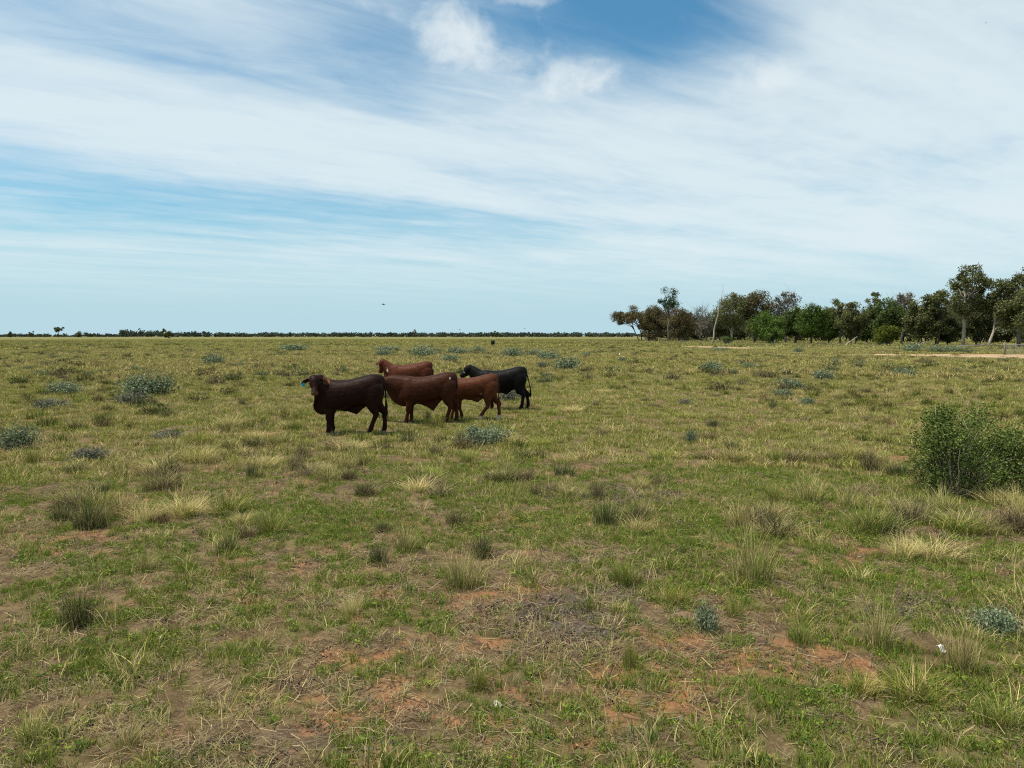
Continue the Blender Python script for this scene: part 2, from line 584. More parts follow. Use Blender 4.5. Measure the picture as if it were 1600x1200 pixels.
# ------------------------------------------------------------------ grass and small ground plants (stuff)
def blades(n, radius, h, w, lean, cols, cw, seed, segs=3, flat=0.0, clump=1.0):
    """a tuft of n blades -> verts, quads, tris, colours"""
    r = np.random.default_rng(seed)
    B = Bag()
    pal = np.array(cols, float)
    ci = r.choice(len(pal), n, p=np.array(cw) / np.sum(cw))
    az_ = r.random(n) * 2 * math.pi
    rr = radius * r.random(n) ** clump
    bx, by = rr * np.cos(az_), rr * np.sin(az_)
    daz = az_ + r.normal(0, .9, n)
    H = r.uniform(h[0], h[1], n) * (1 - .35 * (rr / max(radius, 1e-6)))
    L = np.abs(r.normal(lean, lean * .5, n)) * H
    Wd = r.uniform(.7, 1.3, n) * w
    dirx, diry = np.cos(daz), np.sin(daz)
    sx, sy = -diry, dirx
    tw = r.normal(0, .8, n)
    sx, sy = sx * np.cos(tw) - sy * np.sin(tw), sx * np.sin(tw) + sy * np.cos(tw)
    V, C = [], []
    for k in range(segs + 1):
        t = k / segs
        px, py = bx + dirx * L * t ** 1.8, by + diry * L * t ** 1.8
        pz = H * (t - (.18 + flat) * np.clip(L / H, 0, 2) * t ** 3) - .012
        half = Wd * .5 * (1 - t ** 1.6) if k < segs else Wd * 0.0
        if k < segs:
            V.append(np.stack([px - sx * half, py - sy * half, pz], -1))
            V.append(np.stack([px + sx * half, py + sy * half, pz], -1))
        else:
            V.append(np.stack([px, py, pz], -1))
    nv = 2 * segs + 1
    V = np.stack(V, 1)
    base_i = (np.arange(n) * nv)[:, None]
    q = []
    for k in range(segs - 1):
        q.append(base_i + np.array([2 * k, 2 * k + 1, 2 * k + 3, 2 * k + 2]))
    q = np.stack(q, 1).reshape(-1, 4)
    t3 = base_i + np.array([2 * segs - 2, 2 * segs - 1, 2 * segs])
    c = pal[ci] * r.uniform(.75, 1.25, (n, 1))
    return V.reshape(-1, 3), q, t3, np.repeat(c, nv, 0)


GREEN = (.118, .180, .025)
GREEN2 = (.195, .245, .040)
OLIVE = (.255, .232, .060)
STRAW = (.60, .485, .21)
STRAWG = (.43, .36, .175)
BROWN = (.14, .10, .06)
DKGREEN = (.048, .072, .022)


def flakes(n, radius, size, cols, seed, zmax=.02, aspect=.5, tilt=.5, low=.0):
    """n small leaf-shaped pieces (rhombs)"""
    r = np.random.default_rng(seed)
    pal = np.array(cols, float)
    a = r.random(n) * 2 * math.pi
    rr = radius * np.sqrt(r.random(n))
    c = np.stack([rr * np.cos(a), rr * np.sin(a), r.uniform(low, zmax, n)], -1)
    return flakes_at(c, size, pal, r, aspect, tilt)


def flakes_at(c, size, pal, r, aspect=.5, tilt=.5, normal=None):
    n = len(c)
    nr_ = np.stack([r.normal(0, tilt, n), r.normal(0, tilt, n), np.ones(n)], -1) if normal is None else \
        normal + r.normal(0, tilt, (n, 3))
    nr_ /= np.linalg.norm(nr_, axis=1)[:, None] + 1e-9
    u = r.normal(0, 1, (n, 3))
    u -= nr_ * (u * nr_).sum(1)[:, None]
    u /= np.linalg.norm(u, axis=1)[:, None] + 1e-9
    v = np.cross(nr_, u)
    s = r.uniform(.6, 1.4, (n, 1)) * size
    a_ = aspect * r.uniform(.7, 1.2, (n, 1))
    V = np.stack([c - u * s * .5, c - v * s * .5 * a_ + u * s * .05, c + u * s * .5, c + v * s * .5 * a_ + u * s * .05], 1)
    q = (np.arange(n) * 4)[:, None] + np.array([0, 1, 2, 3])
    col = pal[r.integers(0, len(pal), n)] * r.uniform(.7, 1.3, (n, 1))
    return V.reshape(-1, 3), q, None, np.repeat(col, 4, 0)


def proto(name, parts, mat=None):
    B = Bag()
    for p in parts:
        B.add(*p)
    return bpy.data.objects.new(name, B.mesh(name, (mat or M_BLADE,)))


def scatter_group():
    """geometry nodes: one prototype of a collection on every point"""
    ng = bpy.data.node_groups.new('scatter_plants', 'GeometryNodeTree')
    ng.interface.new_socket('Geometry', in_out='INPUT', socket_type='NodeSocketGeometry')
    ng.interface.new_socket('Plants', in_out='INPUT', socket_type='NodeSocketCollection')
    ng.interface.new_socket('Geometry', in_out='OUTPUT', socket_type='NodeSocketGeometry')
    nd, ln = ng.nodes, ng.links
    gi, go = nd.new('NodeGroupInput'), nd.new('NodeGroupOutput')
    ci = nd.new('GeometryNodeCollectionInfo')
    ci.inputs['Separate Children'].default_value = True
    ci.inputs['Reset Children'].default_value = True
    ln.new(gi.outputs['Plants'], ci.inputs['Collection'])
    ip = nd.new('GeometryNodeInstanceOnPoints')
    ip.inputs['Pick Instance'].default_value = True
    ln.new(gi.outputs['Geometry'], ip.inputs['Points'])
    ln.new(ci.outputs[0], ip.inputs['Instance'])
    for nm, typ, dst in (('pidx', 'INT', 'Instance Index'), ('prot', 'FLOAT_VECTOR', 'Rotation'), ('pscl', 'FLOAT_VECTOR', 'Scale')):
        na_ = nd.new('GeometryNodeInputNamedAttribute')
        na_.data_type = typ
        na_.inputs['Name'].default_value = nm
        ln.new(na_.outputs['Attribute'], ip.inputs[dst])
    ln.new(ip.outputs[0], go.inputs[0])
    return ng


NG = scatter_group()


def scatter(name, label, pts, protos, scale, tilt=.12, zscale=None, cat=None, tall=False):
    pts = pts[off_track(pts)]
    if tall:
        pts = pts[~((np.abs(pts[:, 0] + 2.0) < 3.6) & (pts[:, 1] > 15.2) & (pts[:, 1] < 24) & (rng.random(len(pts)) < .8))]
    n = len(pts)
    col = bpy.data.collections.new(name + '_kinds')
    for k, p in enumerate(protos):
        p.name = 'kind_%s_%02d' % (name, k)
        col.objects.link(p)
    V = np.stack([pts[:, 0], pts[:, 1], height(pts[:, 0], pts[:, 1])], -1)
    me = mesh_np(name, V, [])
    a = me.attributes.new('pidx', 'INT', 'POINT')
    a.data.foreach_set('value', rng.integers(0, len(protos), n).astype(np.int32))
    a = me.attributes.new('prot', 'FLOAT_VECTOR', 'POINT')
    rt = np.stack([rng.normal(0, tilt, n), rng.normal(0, tilt, n), rng.random(n) * 2 * math.pi], -1)
    a.data.foreach_set('vector', rt.astype(np.float32).ravel())
    a = me.attributes.new('pscl', 'FLOAT_VECTOR', 'POINT')
    s = np.repeat((scale * rng.uniform(.7, 1.35, n))[:, None], 3, 1)
    if zscale is not None:
        s[:, 2] *= zscale
    a.data.foreach_set('vector', s.astype(np.float32).ravel())
    o = obj(name, me)
    md = o.modifiers.new('scatter', 'NODES')
    md.node_group = NG
    for it in NG.interface.items_tree:
        if it.name == 'Plants':
            md[it.identifier] = col
    tag(o, label, cat, kind='stuff')
    return o


def wedge(n, d0, d1, half=42.0, back=1.2):
    u = rng.random(n)
    d = np.sqrt(u * (d1 ** 2 - d0 ** 2) + d0 ** 2)
    a = np.radians(rng.uniform(-half, half, n))
    return np.stack([d * np.sin(a), d * np.cos(a) - back], -1)


def keep(pts, prob):
    return pts[rng.random(len(pts)) < prob]


def area(d0, d1, half=42.0):
    return math.radians(2 * half) / 2 * (d1 ** 2 - d0 ** 2)


# prototypes
P_short = [proto('k', [blades(20, .042, (.035, .10), .0045, .42, (GREEN, GREEN2, OLIVE, STRAW), (6, 5, 2, .8), s, 2)]) for s in range(8)]
P_forb = [proto('k', [flakes(30, .05, .019, (GREEN, GREEN2, (.07, .12, .03)), 40 + s, .04, .5, .8),
                      blades(6, .03, (.03, .06), .004, .4, (GREEN2,), (1,), s)]) for s in range(6)]
P_dry = [proto('k', [blades(16, .06, (.05, .16), .0032, .75, (STRAW, STRAWG, BROWN, OLIVE), (4, 4, 2, 2), 60 + s, 3, .2)]) for s in range(7)]
P_stalk = [proto('k', [blades(7, .05, (.16, .36), .0034, .55, (STRAW, STRAWG, OLIVE), (5, 3, 2), 80 + s, 4, .1)]) for s in range(6)]


def lying(n, radius, seed):
    r = np.random.default_rng(seed)
    B = []
    c = np.stack([r.normal(0, radius, n), r.normal(0, radius, n), r.uniform(.004, .022, n)], -1)
    a = r.random(n) * math.pi
    L = r.uniform(.012, .06, n)
    d = np.stack([np.cos(a), np.sin(a), r.normal(0, .12, n)], -1) * L[:, None]
    s = np.stack([-np.sin(a), np.cos(a), np.zeros(n)], -1) * r.uniform(.001, .0024, (n, 1))
    V = np.stack([c - d - s, c - d + s, c + d + s, c + d - s], 1).reshape(-1, 3)
    q = (np.arange(n) * 4)[:, None] + np.array([0, 1, 2, 3])
    pal = np.array([(.36, .29, .15), (.27, .23, .14), (.19, .15, .10), BROWN])
    return V, q, None, np.repeat(pal[r.integers(0, 4, n)] * r.uniform(.7, 1.2, (n, 1)), 4, 0)


P_lying = [proto('k', [lying(30, .09, 100 + s)]) for s in range(6)]
P_dark = [proto('k', [flakes(34, .10, .022, ((.05, .042, .038), (.09, .075, .065), (.16, .14, .12), (.03, .027, .025)), 120 + s, .025, .5, .9),
                      lying(5, .08, 130 + s)]) for s in range(5)]
P_clod = [proto('k', [flakes(10, .08, .02, ((.26, .12, .06), (.18, .09, .05), (.30, .17, .10)), 140 + s, .012, .8, .8)]) for s in range(3)]

# near meadow 3 - 14 m
A = area(3.2, 14)
p = wedge(int(A * 330), 3.2, 14)
g, ba, da, dr = masks(p[:, 0], p[:, 1])
scatter('short_grass', 'short fresh green grass in patches close to the camera', keep(p, .05 + .95 * g), P_short, 1.0)
p = wedge(int(A * 100), 3.2, 14)
g, ba, da, dr = masks(p[:, 0], p[:, 1])
scatter('green_herbs', 'low leafy green herbs among the near grass', keep(p, .03 + .8 * g * g), P_forb, 1.0)
p = wedge(int(A * 60), 3.2, 14)
g, ba, da, dr = masks(p[:, 0], p[:, 1])
scatter('dry_grass', 'thin dry straw coloured grass in the near pasture', keep(p, (.10 + .75 * dr) * (1 - .7 * ba)), P_dry, 1.0)
p = wedge(int(A * 9), 3.2, 14)
g, ba, da, dr = masks(p[:, 0], p[:, 1])
scatter('seed_stalks', 'sparse upright straw stalks in the near pasture', keep(p, .05 + .7 * dr ** 2), P_stalk, 1.0)
p = wedge(int(A * 55), 3.2, 14)
g, ba, da, dr = masks(p[:, 0], p[:, 1])
scatter('straw_litter', 'dry stems lying flat on the soil', keep(p, .55 * (1 - .55 * g)), P_lying, 1.0, .05)
p = wedge(int(A * 60), 3.2, 14)
g, ba, da, dr = masks(p[:, 0], p[:, 1])
scatter('leaf_litter', 'dark grey brown dead plant litter on bare soil', keep(p, .06 + .65 * da), P_dark, 1.0, .05)
p = wedge(int(A * 30), 3.2, 14)
g, ba, da, dr = masks(p[:, 0], p[:, 1])
scatter('soil_crumbs', 'crumbs of red soil on the bare patches', keep(p, .05 + .95 * ba), P_clod, 1.0, .05)

# middle 14 - 45 m
P_mid = [proto('k', [blades(46, .16, (.05, .13), .008, .6, (GREEN, GREEN2, OLIVE, STRAW), (4, 5, 5, 3), 160 + s, 2)]) for s in range(6)]
P_midd = [proto('k', [blades(34, .15, (.08, .22), .007, .7, (STRAW, STRAWG, OLIVE, BROWN), (4, 4, 4, 1.5), 170 + s, 3, .15)]) for s in range(6)]
A = area(14, 45)
p = wedge(int(A * 34), 14, 45)
g, ba, da, dr = masks(p[:, 0], p[:, 1])
scatter('short_grass', 'short green grass across the middle of the pasture', keep(p, .18 + .8 * g), P_mid, 1.0)
p = wedge(int(A * 16), 14, 45)
g, ba, da, dr = masks(p[:, 0], p[:, 1])
scatter('dry_grass', 'dry straw and olive grass across the middle of the pasture', keep(p, .08 + .72 * dr), P_midd, 1.0, tall=True)

# far 45 - 420 m
P_far = [proto('k', [blades(46, .45, (.08, .26), .030, .6, (OLIVE, GREEN2, STRAWG, STRAW), (5, 3, 3, 2), 190 + s, 2)]) for s in range(6)]
P_fard = [proto('k', [blades(46, .45, (.12, .34), .030, .6, (STRAW, STRAWG, OLIVE, BROWN), (3, 3, 6, 1.5), 200 + s, 2)]) for s in range(5)]
p = wedge(int(area(45, 140) * 4.2), 45, 140, 40)
dr = fbm(p[:, 0], p[:, 1], 11, 4, 13)
scatter('olive_grass', 'olive grass carpet in the far pasture', keep(p, .9 * sstep(1 - dr, .35, .62)), P_far, 1.0)
p = wedge(int(area(45, 140) * 2.6), 45, 140, 40)
dr = fbm(p[:, 0], p[:, 1], 11, 4, 13)
scatter('pale_dry_grass', 'pale dry grass carpet in the far pasture', keep(p, .9 * sstep(dr, .38, .62)), P_fard, 1.0)
p = wedge(int(area(140, 460) * .30), 140, 460, 40)
scatter('distant_grass', 'distant mixed grass below the horizon', p, P_far[:0] + [proto('k', [blades(40, 1.3, (.12, .34), .10, .6, (OLIVE, GREEN2, STRAWG, STRAW), (6, 3, 3, 2.5), 220 + s, 2)]) for s in range(5)], 1.0)

# ------------------------------------------------------------------ trees
def tube(B, pts, r0, r1, n=6, wob=0.0, seed=0, col=None):
    pts = np.array(pts, float)
    k = len(pts)
    rr = np.linspace(r0, r1, k)
    up = (1, 0, 0) if abs(pts[-1][2] - pts[0][2]) > np.hypot(*(pts[-1] - pts[0])[:2]) else (0, 0, 1)
    v, q, t = loft([(pts[a], rr[a], rr[a]) for a in range(k)], n, 2.0, up, 1)
    B.add(v, q, t, col)


def bend(a, b, r, sag=0.15, k=5, wob=.04):
    a, b = np.array(a, float), np.array(b, float)
    L = np.linalg.norm(b - a)
    out = []
    for i_ in range(k):
        t = i_ / (k - 1)
        p_ = a + (b - a) * t
        p_[2] += sag * L * math.sin(math.pi * t) * (1 - t)
        if 0 < i_ < k - 1:
            p_ += r.normal(0, wob * L, 3) * (1, 1, .6)
        out.append(p_)
    return out


PAL = {
    'brown': [(.162, .127, .066), (.123, .110, .055), (.199, .146, .075), (.091, .094, .044)],
    'olive': [(.113, .127, .052), (.151, .161, .066), (.081, .095, .039), (.187, .175, .081)],
    'dark': [(.062, .077, .036), (.083, .094, .044), (.103, .108, .049)],
    'green': [(.084, .121, .037), (.111, .150, .049), (.067, .097, .030), (.103, .121, .049)],
    'bright': [(.092, .145, .031), (.120, .170, .042), (.069, .110, .026)],
    'grey': [(.149, .136, .103), (.109, .103, .076), (.172, .154, .117)],
    'deep': [(.026, .060, .019), (.038, .079, .026), (.054, .090, .034)],
    'yellow': [(.10, .12, .022), (.14, .15, .03), (.075, .095, .02)],
}


def make_tree(name, px, depth, top, wpx, pal, label, seed, bark=None, lo=.30, lean=0.0, clumps=26, leaves=5200, cr=.16,
              cshift=0.0, leaf=.30, group='trees of the grove on the right', tr=1.0, twigs=0, stems=1):
    r = np.random.default_rng(seed)
    x, y = at_depth(px, depth)
    k = depth / F_PX
    H, Wd = CAM_H + (525 - top) * k, wpx * k
    root = empty(name, (x, y, gz(x, y)))
    tag(root, label, 'tree', group)
    wood, limbs, crown = Bag(), Bag(), Bag()
    trunk_top = np.array([lean * H * .6 + cshift * Wd * .3, r.normal(0, .2), H * .62])
    tpaths = []
    for s in range(stems):
        off = np.array([r.normal(0, Wd * .12), r.normal(0, Wd * .10), 0]) * (stems > 1)
        b0 = off * .45 + (0, 0, -.15)
        tt_ = trunk_top + off * 1.6
        tp = bend(b0, tt_, r, .02, 6, .022)
        tpaths.append(np.array(tp))
        r0 = H * .021 * tr / math.sqrt(stems) + .03
        tube(wood, tp, r0, r0 * .45, 7)
    c0 = np.array([lean * H + cshift * Wd, 0, H * (lo + 1) / 2])
    rad_ = np.array([Wd / 2, Wd / 2 * .9, H * (1 - lo) / 2])
    cen = []
    tries = 0
    while len(cen) < clumps and tries < 4000:
        tries += 1
        q_ = r.normal(0, 1, 3)
        q_ /= np.linalg.norm(q_)
        q_ *= r.uniform(.35, 1.0) ** .6
        c = c0 + q_ * (rad_ - rad_ * cr * .8)
        if q_[2] < 0:
            c[:2] = c0[:2] + (c[:2] - c0[:2]) * r.uniform(.7, 1.15)
        if r.random() < .10:
            c = c0 + q_ * rad_ * r.uniform(1.0, 1.12)
        if all(np.linalg.norm((c - d_) / rad_) > .9 * clumps ** (-1 / 3) for d_ in cen):
            cen.append(c)
        elif tries > 1500 and r.random() < .1:
            cen.append(c)
    per = max(12, int(leaves * 1.9) // max(1, len(cen)))
    pal_ = np.array(PAL[pal])
    for c in cen:
        tp = tpaths[r.integers(0, len(tpaths))]
        zz = np.clip(c[2] * r.uniform(.5, .8), H * .12, trunk_top[2] * .98)
        a = np.array([np.interp(zz, tp[:, 2], tp[:, d_]) for d_ in range(3)])
        L = np.linalg.norm(c - a)
        rb = min(.012 * H * tr, .022 * L + .035)
        tube(limbs, bend(a, c, r, .10, 5, .05), rb, .022, 5)
        rc = np.array([Wd * cr, Wd * cr, min(H * (1 - lo) * cr * 1.1, Wd * cr * .9)]) * r.uniform(.65, 1.5)
        nl = int(per * r.uniform(.6, 1.4))
        if nl:
            d_ = r.normal(0, 1, (nl, 3))
            d_ /= np.linalg.norm(d_, axis=1)[:, None]
            rr_ = r.random((nl, 1)) ** .45
            ang = np.arctan2(d_[:, 1], d_[:, 0])
            lob = 1 + .35 * np.sin(3 * ang + r.random() * 6)[:, None] * (1 - np.abs(d_[:, 2:3]))
            pts = c + d_ * rr_ * rc * lob * r.uniform(.75, 1.2, (nl, 1))
            pts = pts[pts[:, 2] > .15]
            crown.add(*flakes_at(pts, leaf * 1.5, pal_ * r.uniform(.8, 1.22), r, .55, .9, np.array([0, 0, .6])))
        for _ in range(twigs):
            e = c + r.normal(0, 1, 3) * rc * 1.1 + (0, 0, rc[2] * .9)
            tube(limbs, bend(c - (c - a) * .25, e, r, .05, 3, .05), .035, .012, 4)
    tr_ = obj('trunk', wood.mesh('trunk', (bark or M_BARK_DARK,), True), root)
    obj('limbs', limbs.mesh('limbs', (bark or M_BARK_DARK,), True), tr_)
    if crown.n:
        obj('crown', crown.mesh('crown', (M_LEAF,)), root)
    return root


TREES = [
    # px depth top width palette label, options
    (1001, 285, 481, 50, 'brown', 'leftmost brown grove tree, leaning left with a low bare limb', dict(lean=-.12, cshift=-.30, lo=.45, clumps=20, stems=2)),
    (1013, 292, 483, 34, 'brown', 'brown leaved tree just right of the leaning leftmost grove tree', dict(lo=.28)),
    (1027, 288, 478, 44, 'brown', 'broad brown tree left of the tall slim green topped tree', dict(lo=.22, stems=3, clumps=30)),
    (1043, 268, 449, 33, 'deep', 'tall slim tree with a clear trunk and small dark green top above brown trees', dict(lo=.52, clumps=16, leaves=1700, bark=M_BARK_GREY, tr=.8, cr=.17)),
    (1060, 278, 482, 44, 'brown', 'brown tree with foliage to the ground right of the tall slim tree', dict(lo=.06, stems=3, clumps=34)),
    (1074, 290, 488, 26, 'brown', 'narrow brown tree beside the bare grey tree', dict(lo=.1, clumps=18)),
    (1095, 285, 472, 34, 'grey', 'thin grey half dead tree between the brown group and the leaning pole', dict(lo=.15, clumps=26, leaves=900, twigs=8, bark=M_BARK_GREY, leaf=.22)),
    (1103, 270, 495, 30, 'grey', 'low grey twiggy tree left of the leaning dead pole', dict(lo=.08, clumps=22, leaves=1500, twigs=5, bark=M_BARK_GREY)),
    (1142, 225, 455, 56, 'olive', 'big dark olive tree with pale trunk foot right of the leaning pole', dict(lo=.18, clumps=34, leaves=6500, bark=M_BARK_PALE)),
    (1124, 245, 478, 30, 'dark', 'narrow dark tree behind the leaning dead pole', dict(lo=.1, clumps=20)),
    (1178, 228, 454, 62, 'brown', 'wide brownish crown rising behind the round bright green tree', dict(lo=.35, clumps=30, leaves=6000)),
    (1196, 205, 486, 52, 'bright', 'round bright green low tree, leftmost of the bright ones', dict(lo=.02, clumps=36, leaves=6500, stems=3, leaf=.26)),
    (1226, 225, 456, 44, 'grey', 'tall sparse grey tree behind the bright green trees', dict(lo=.4, clumps=20, leaves=1700, twigs=4, bark=M_BARK_GREY)),
    (1238, 208, 480, 40, 'green', 'mid green tree between two brighter green trees', dict(lo=.1, clumps=28, stems=2)),
    (1267, 195, 475, 52, 'bright', 'yellow green tree with dark trunk, rightmost of the bright ones', dict(lo=.14, clumps=34, leaves=6500, bark=M_BARK_DARK, stems=2, leaf=.26)),
    (1293, 205, 482, 36, 'green', 'small mid green tree right of the yellow green tree', dict(lo=.08, clumps=24)),
    (1311, 200, 463, 38, 'olive', 'sparse ragged tree with open top left of the dense green trees', dict(lo=.3, clumps=18, leaves=1900, bark=M_BARK_GREY)),
    (1331, 195, 473, 44, 'olive', 'olive tree behind the pale fallen branch', dict(lo=.12, clumps=28, stems=2)),
    (1352, 200, 478, 36, 'green', 'green tree in front of the thin spindly top', dict(lo=.06, clumps=24)),
    (1362, 215, 452, 26, 'olive', 'thin spindly tree poking above the green canopy', dict(lo=.5, clumps=11, leaves=900, bark=M_BARK_GREY, tr=.7)),
    (1387, 178, 470, 54, 'green', 'broad green tree above the low yellow green shrub', dict(lo=.10, clumps=34, leaves=6500, stems=2)),
    (1407, 190, 455, 40, 'grey', 'grey brown twiggy tree top with bare tips', dict(lo=.4, clumps=24, leaves=1700, twigs=6, bark=M_BARK_GREY)),
    (1432, 172, 465, 44, 'olive', 'dark olive tree left of the rounded olive crown', dict(lo=.08, clumps=30, stems=3)),
    (1458, 168, 452, 46, 'olive', 'rounded olive crown just left of the tall pale trunked tree', dict(lo=.10, clumps=32, leaves=6000, stems=2)),
    (1502, 150, 421, 80, 'olive', 'tallest tree with open crown and pale straight trunk', dict(lo=.36, clumps=34, leaves=6800, cr=.115, bark=M_BARK_PALE, leaf=.26)),
    (1523, 158, 462, 44, 'dark', 'dark tree right behind the tall pale trunked tree', dict(lo=.08, clumps=30, stems=2)),
    (1478, 170, 492, 40, 'dark', 'low dark tree left behind the tall pale trunk', dict(lo=.05, clumps=24)),
    (1542, 146, 447, 60, 'olive', 'tree with a pale trunk leaning right, beside the gate', dict(lean=.20, cshift=.12, lo=.38, clumps=26, bark=M_BARK_PALE, leaves=5600)),
    (1590, 142, 414, 76, 'olive', 'very tall dark olive tree at the right edge behind the gate', dict(lo=.16, clumps=44, leaves=9000, bark=M_BARK_GREY, cr=.13)),
    (1612, 132, 440, 60, 'olive', 'olive tree cut off by the right edge of the picture', dict(lo=.2, clumps=30)),
]
for n_, (px, dp, top, w, pal, lab, kw) in enumerate(TREES):
    make_tree('eucalyptus_tree', px, dp, top, w, pal, lab, 300 + n_, **kw)
BACK = [(1018, 325, 496, 34), (1048, 325, 496, 40), (1072, 328, 498, 36), (1090, 330, 498, 44), (1118, 330, 496, 40), (1150, 310, 494, 46), (1185, 300, 492, 46), (1216, 300, 491, 44), (1250, 290, 492, 46),
        (1284, 280, 490, 46), (1318, 270, 489, 46), (1345, 265, 487, 46), (1375, 255, 487, 46), (1410, 250, 486, 50), (1445, 240, 485, 50),
        (1485, 235, 488, 50), (1530, 225, 487, 54), (1568, 215, 487, 54), (1600, 205, 486, 54)]
BACK_AT = ['the brown tree beside the leftmost grove tree', 'the tall slim green topped tree', 'the narrow brown tree', 'the thin grey half dead tree', 'the leaning dead pole', 'the big dark olive tree', 'the wide brownish crown', 'the tall sparse grey tree',
           'the mid green tree', 'the yellow green tree', 'the sparse ragged tree', 'the olive tree with fallen branch', 'the thin spindly tree',
           'the grey brown twiggy tree', 'the rounded olive crown', 'the tall pale trunk', 'the trunk leaning right', 'the gate', 'the tree at the right edge']
for n_, (px, dp, top, w) in enumerate(BACK):
    make_tree('background_tree', px, dp, top - 4, w * 1.2, 'brown' if n_ < 3 else 'dark' if n_ % 2 else 'olive',
              'dark low tree half hidden behind ' + BACK_AT[n_], 360 + n_, lo=.0, clumps=32, leaves=4200, leaf=.4, stems=2,
              group='trees half hidden behind the front row')
make_tree('low_shrub_tree', 1383, 152, 508, 42, 'yellow', 'low yellow green bushy shrub under the broad green tree', 390, lo=.08, clumps=30, leaves=4200, leaf=.2, stems=3, tr=.7)
make_tree('low_shrub_tree', 1208, 190, 511, 30, 'bright', 'low bright green bush below the round bright green tree', 391, lo=.0, clumps=22, leaves=2400, leaf=.22, stems=3, tr=.6)
make_tree('low_shrub_tree', 1135, 185, 524, 18, 'green', 'small green bush at the foot of the leaning dead pole', 392, lo=.0, clumps=14, leaves=900, leaf=.18, stems=2, tr=.6)

# single trees along the horizon
HZ = [(95, 900, 510, 13, 'dark', 'lone small tree with a clear trunk on the left horizon', dict(lo=.45, clumps=9, leaves=700, leaf=.8)),
      (53, 950, 517, 9, 'dark', 'tiny dark bush far left on the horizon', dict(lo=.0, clumps=8, leaves=500, leaf=.8)),
      (262, 800, 514, 14, 'yellow', 'round yellow green tree on the left horizon', dict(lo=.0, clumps=16, leaves=1500, leaf=.6)),
      (648, 900, 515, 9, 'grey', 'small pale tree above the middle of the far wood', dict(lo=.1, clumps=8, leaves=500, leaf=.7)),
      (775, 850, 517, 9, 'green', 'small green tree on the horizon behind the distant black bull', dict(lo=.0, clumps=9, leaves=600, leaf=.7)),
      (20, 940, 518, 10, 'dark', 'dark bush at the left end of the horizon', dict(lo=.0, clumps=8, leaves=500, leaf=.8)),
      (130, 920, 518, 18, 'dark', 'low dark bush right of the lone horizon tree', dict(lo=.0, clumps=9, leaves=600, leaf=.8))]
for n_, (px, dp, top, w, pal, lab, kw) in enumerate(HZ):
    make_tree('distant_tree', px, dp, top, w, pal, lab, 400 + n_, group='single trees on the horizon', **kw)

# the far wood on the horizon: one mass
r = np.random.default_rng(77)
fw, fwt = Bag(), Bag()
for n_ in range(1500):
    px = r.uniform(-260, 1900)
    dp = r.uniform(1250, 1500)
    x, y = (px - 800) / F_PX * dp, dp
    hh = r.uniform(5.0, 9.5)
    if px < 190:
        if r.random() < .45:
            continue
        hh *= r.uniform(.5, .8)
    elif px < 256:
        hh *= r.uniform(1.25, 1.75)
    elif px < 330:
        hh *= r.uniform(1.0, 1.25)
    w_ = r.uniform(4, 9)
    nl = 46
    d_ = r.normal(0, 1, (nl, 3))
    d_ /= np.linalg.norm(d_, axis=1)[:, None]
    pts = np.array([x, y, hh * .5]) + d_ * r.random((nl, 1)) ** .5 * np.array([w_, w_, hh * .5])
    pal_ = np.array([(.050, .062, .040), (.062, .072, .046), (.054, .068, .050)]) * r.uniform(.8, 1.3)
    fw.add(*flakes_at(pts, 3.6, pal_, r, .7, .9, np.array([0, -.3, .6])))
tag(obj('far_woodland', fw.mesh('far_woodland', (M_LEAF,))), 'thin dark line of distant woodland along the horizon', kind='stuff')

# dead wood
def dead_piece(name, label, a, b, r0, r1, seed, branches=3, group=None, cat='log'):
    r = np.random.default_rng(seed)
    a, b = np.array(a, float), np.array(b, float)
    root = empty(name, tuple(a))
    tag(root, label, cat, group)
    B = Bag()
    tp = np.array(bend((0, 0, 0), b - a, r, .02, 8, .012))
    tube(B, tp, r0, r1, 8)
    obj('stem', B.mesh('stem', (M_DEADWOOD,), True), root)
    L = np.linalg.norm(b - a)
    for k in range(branches):
        i_ = r.integers(3, 8)
        e = tp[i_] + (b - a) / L * L * r.uniform(.06, .14) + r.normal(0, .05 * L, 3) + (0, 0, .04 * L)
        B = Bag()
        tube(B, bend(tp[i_], e, r, .05, 4, .05), r1 * .8, .02, 5)
        obj('branch', B.mesh('branch', (M_DEADWOOD,), True), root)


x, y = at_depth(1112, 190)
xe, _ = at_depth(1127, 190)
dead_piece('dead_trunk', 'tall leaning bare dead pole standing among the trees', (x, y, -.2), (xe, y + 1, CAM_H + (525 - 459) * 190 / F_PX), .28, .06, 1, 4, cat='dead tree')
x, y = at_depth(1318, 160)
xe, _ = at_depth(1344, 160)
dead_piece('fallen_branch', 'pale fallen branch propped up below the olive tree', (x, y, -.1), (xe, y + 2, 2.1), .22, .06, 2, 3, cat='branch')
x, y = at_depth(1487, 135)
xe, _ = at_depth(1538, 140)
dead_piece('fallen_branch', 'long thin fallen branch lying between tall tree and gate', (x, y, .12), (xe, 140, .55), .14, .05, 3, 4, cat='branch')
x, y = at_depth(1425, 150)
xe, _ = at_depth(1452, 150)
dead_piece('fallen_branch', 'dark crooked fallen branch under the olive trees', (x, y, -.05), (xe, y, 1.3), .16, .05, 4, 4, cat='branch')
x, y = at_depth(1120, 186)
xe, _ = at_depth(1131, 186)
dead_piece('fallen_branch', 'short fallen limb at the foot of the leaning dead pole', (x, y, 1.3), (xe, y, -.05), .12, .05, 5, 3, cat='branch')

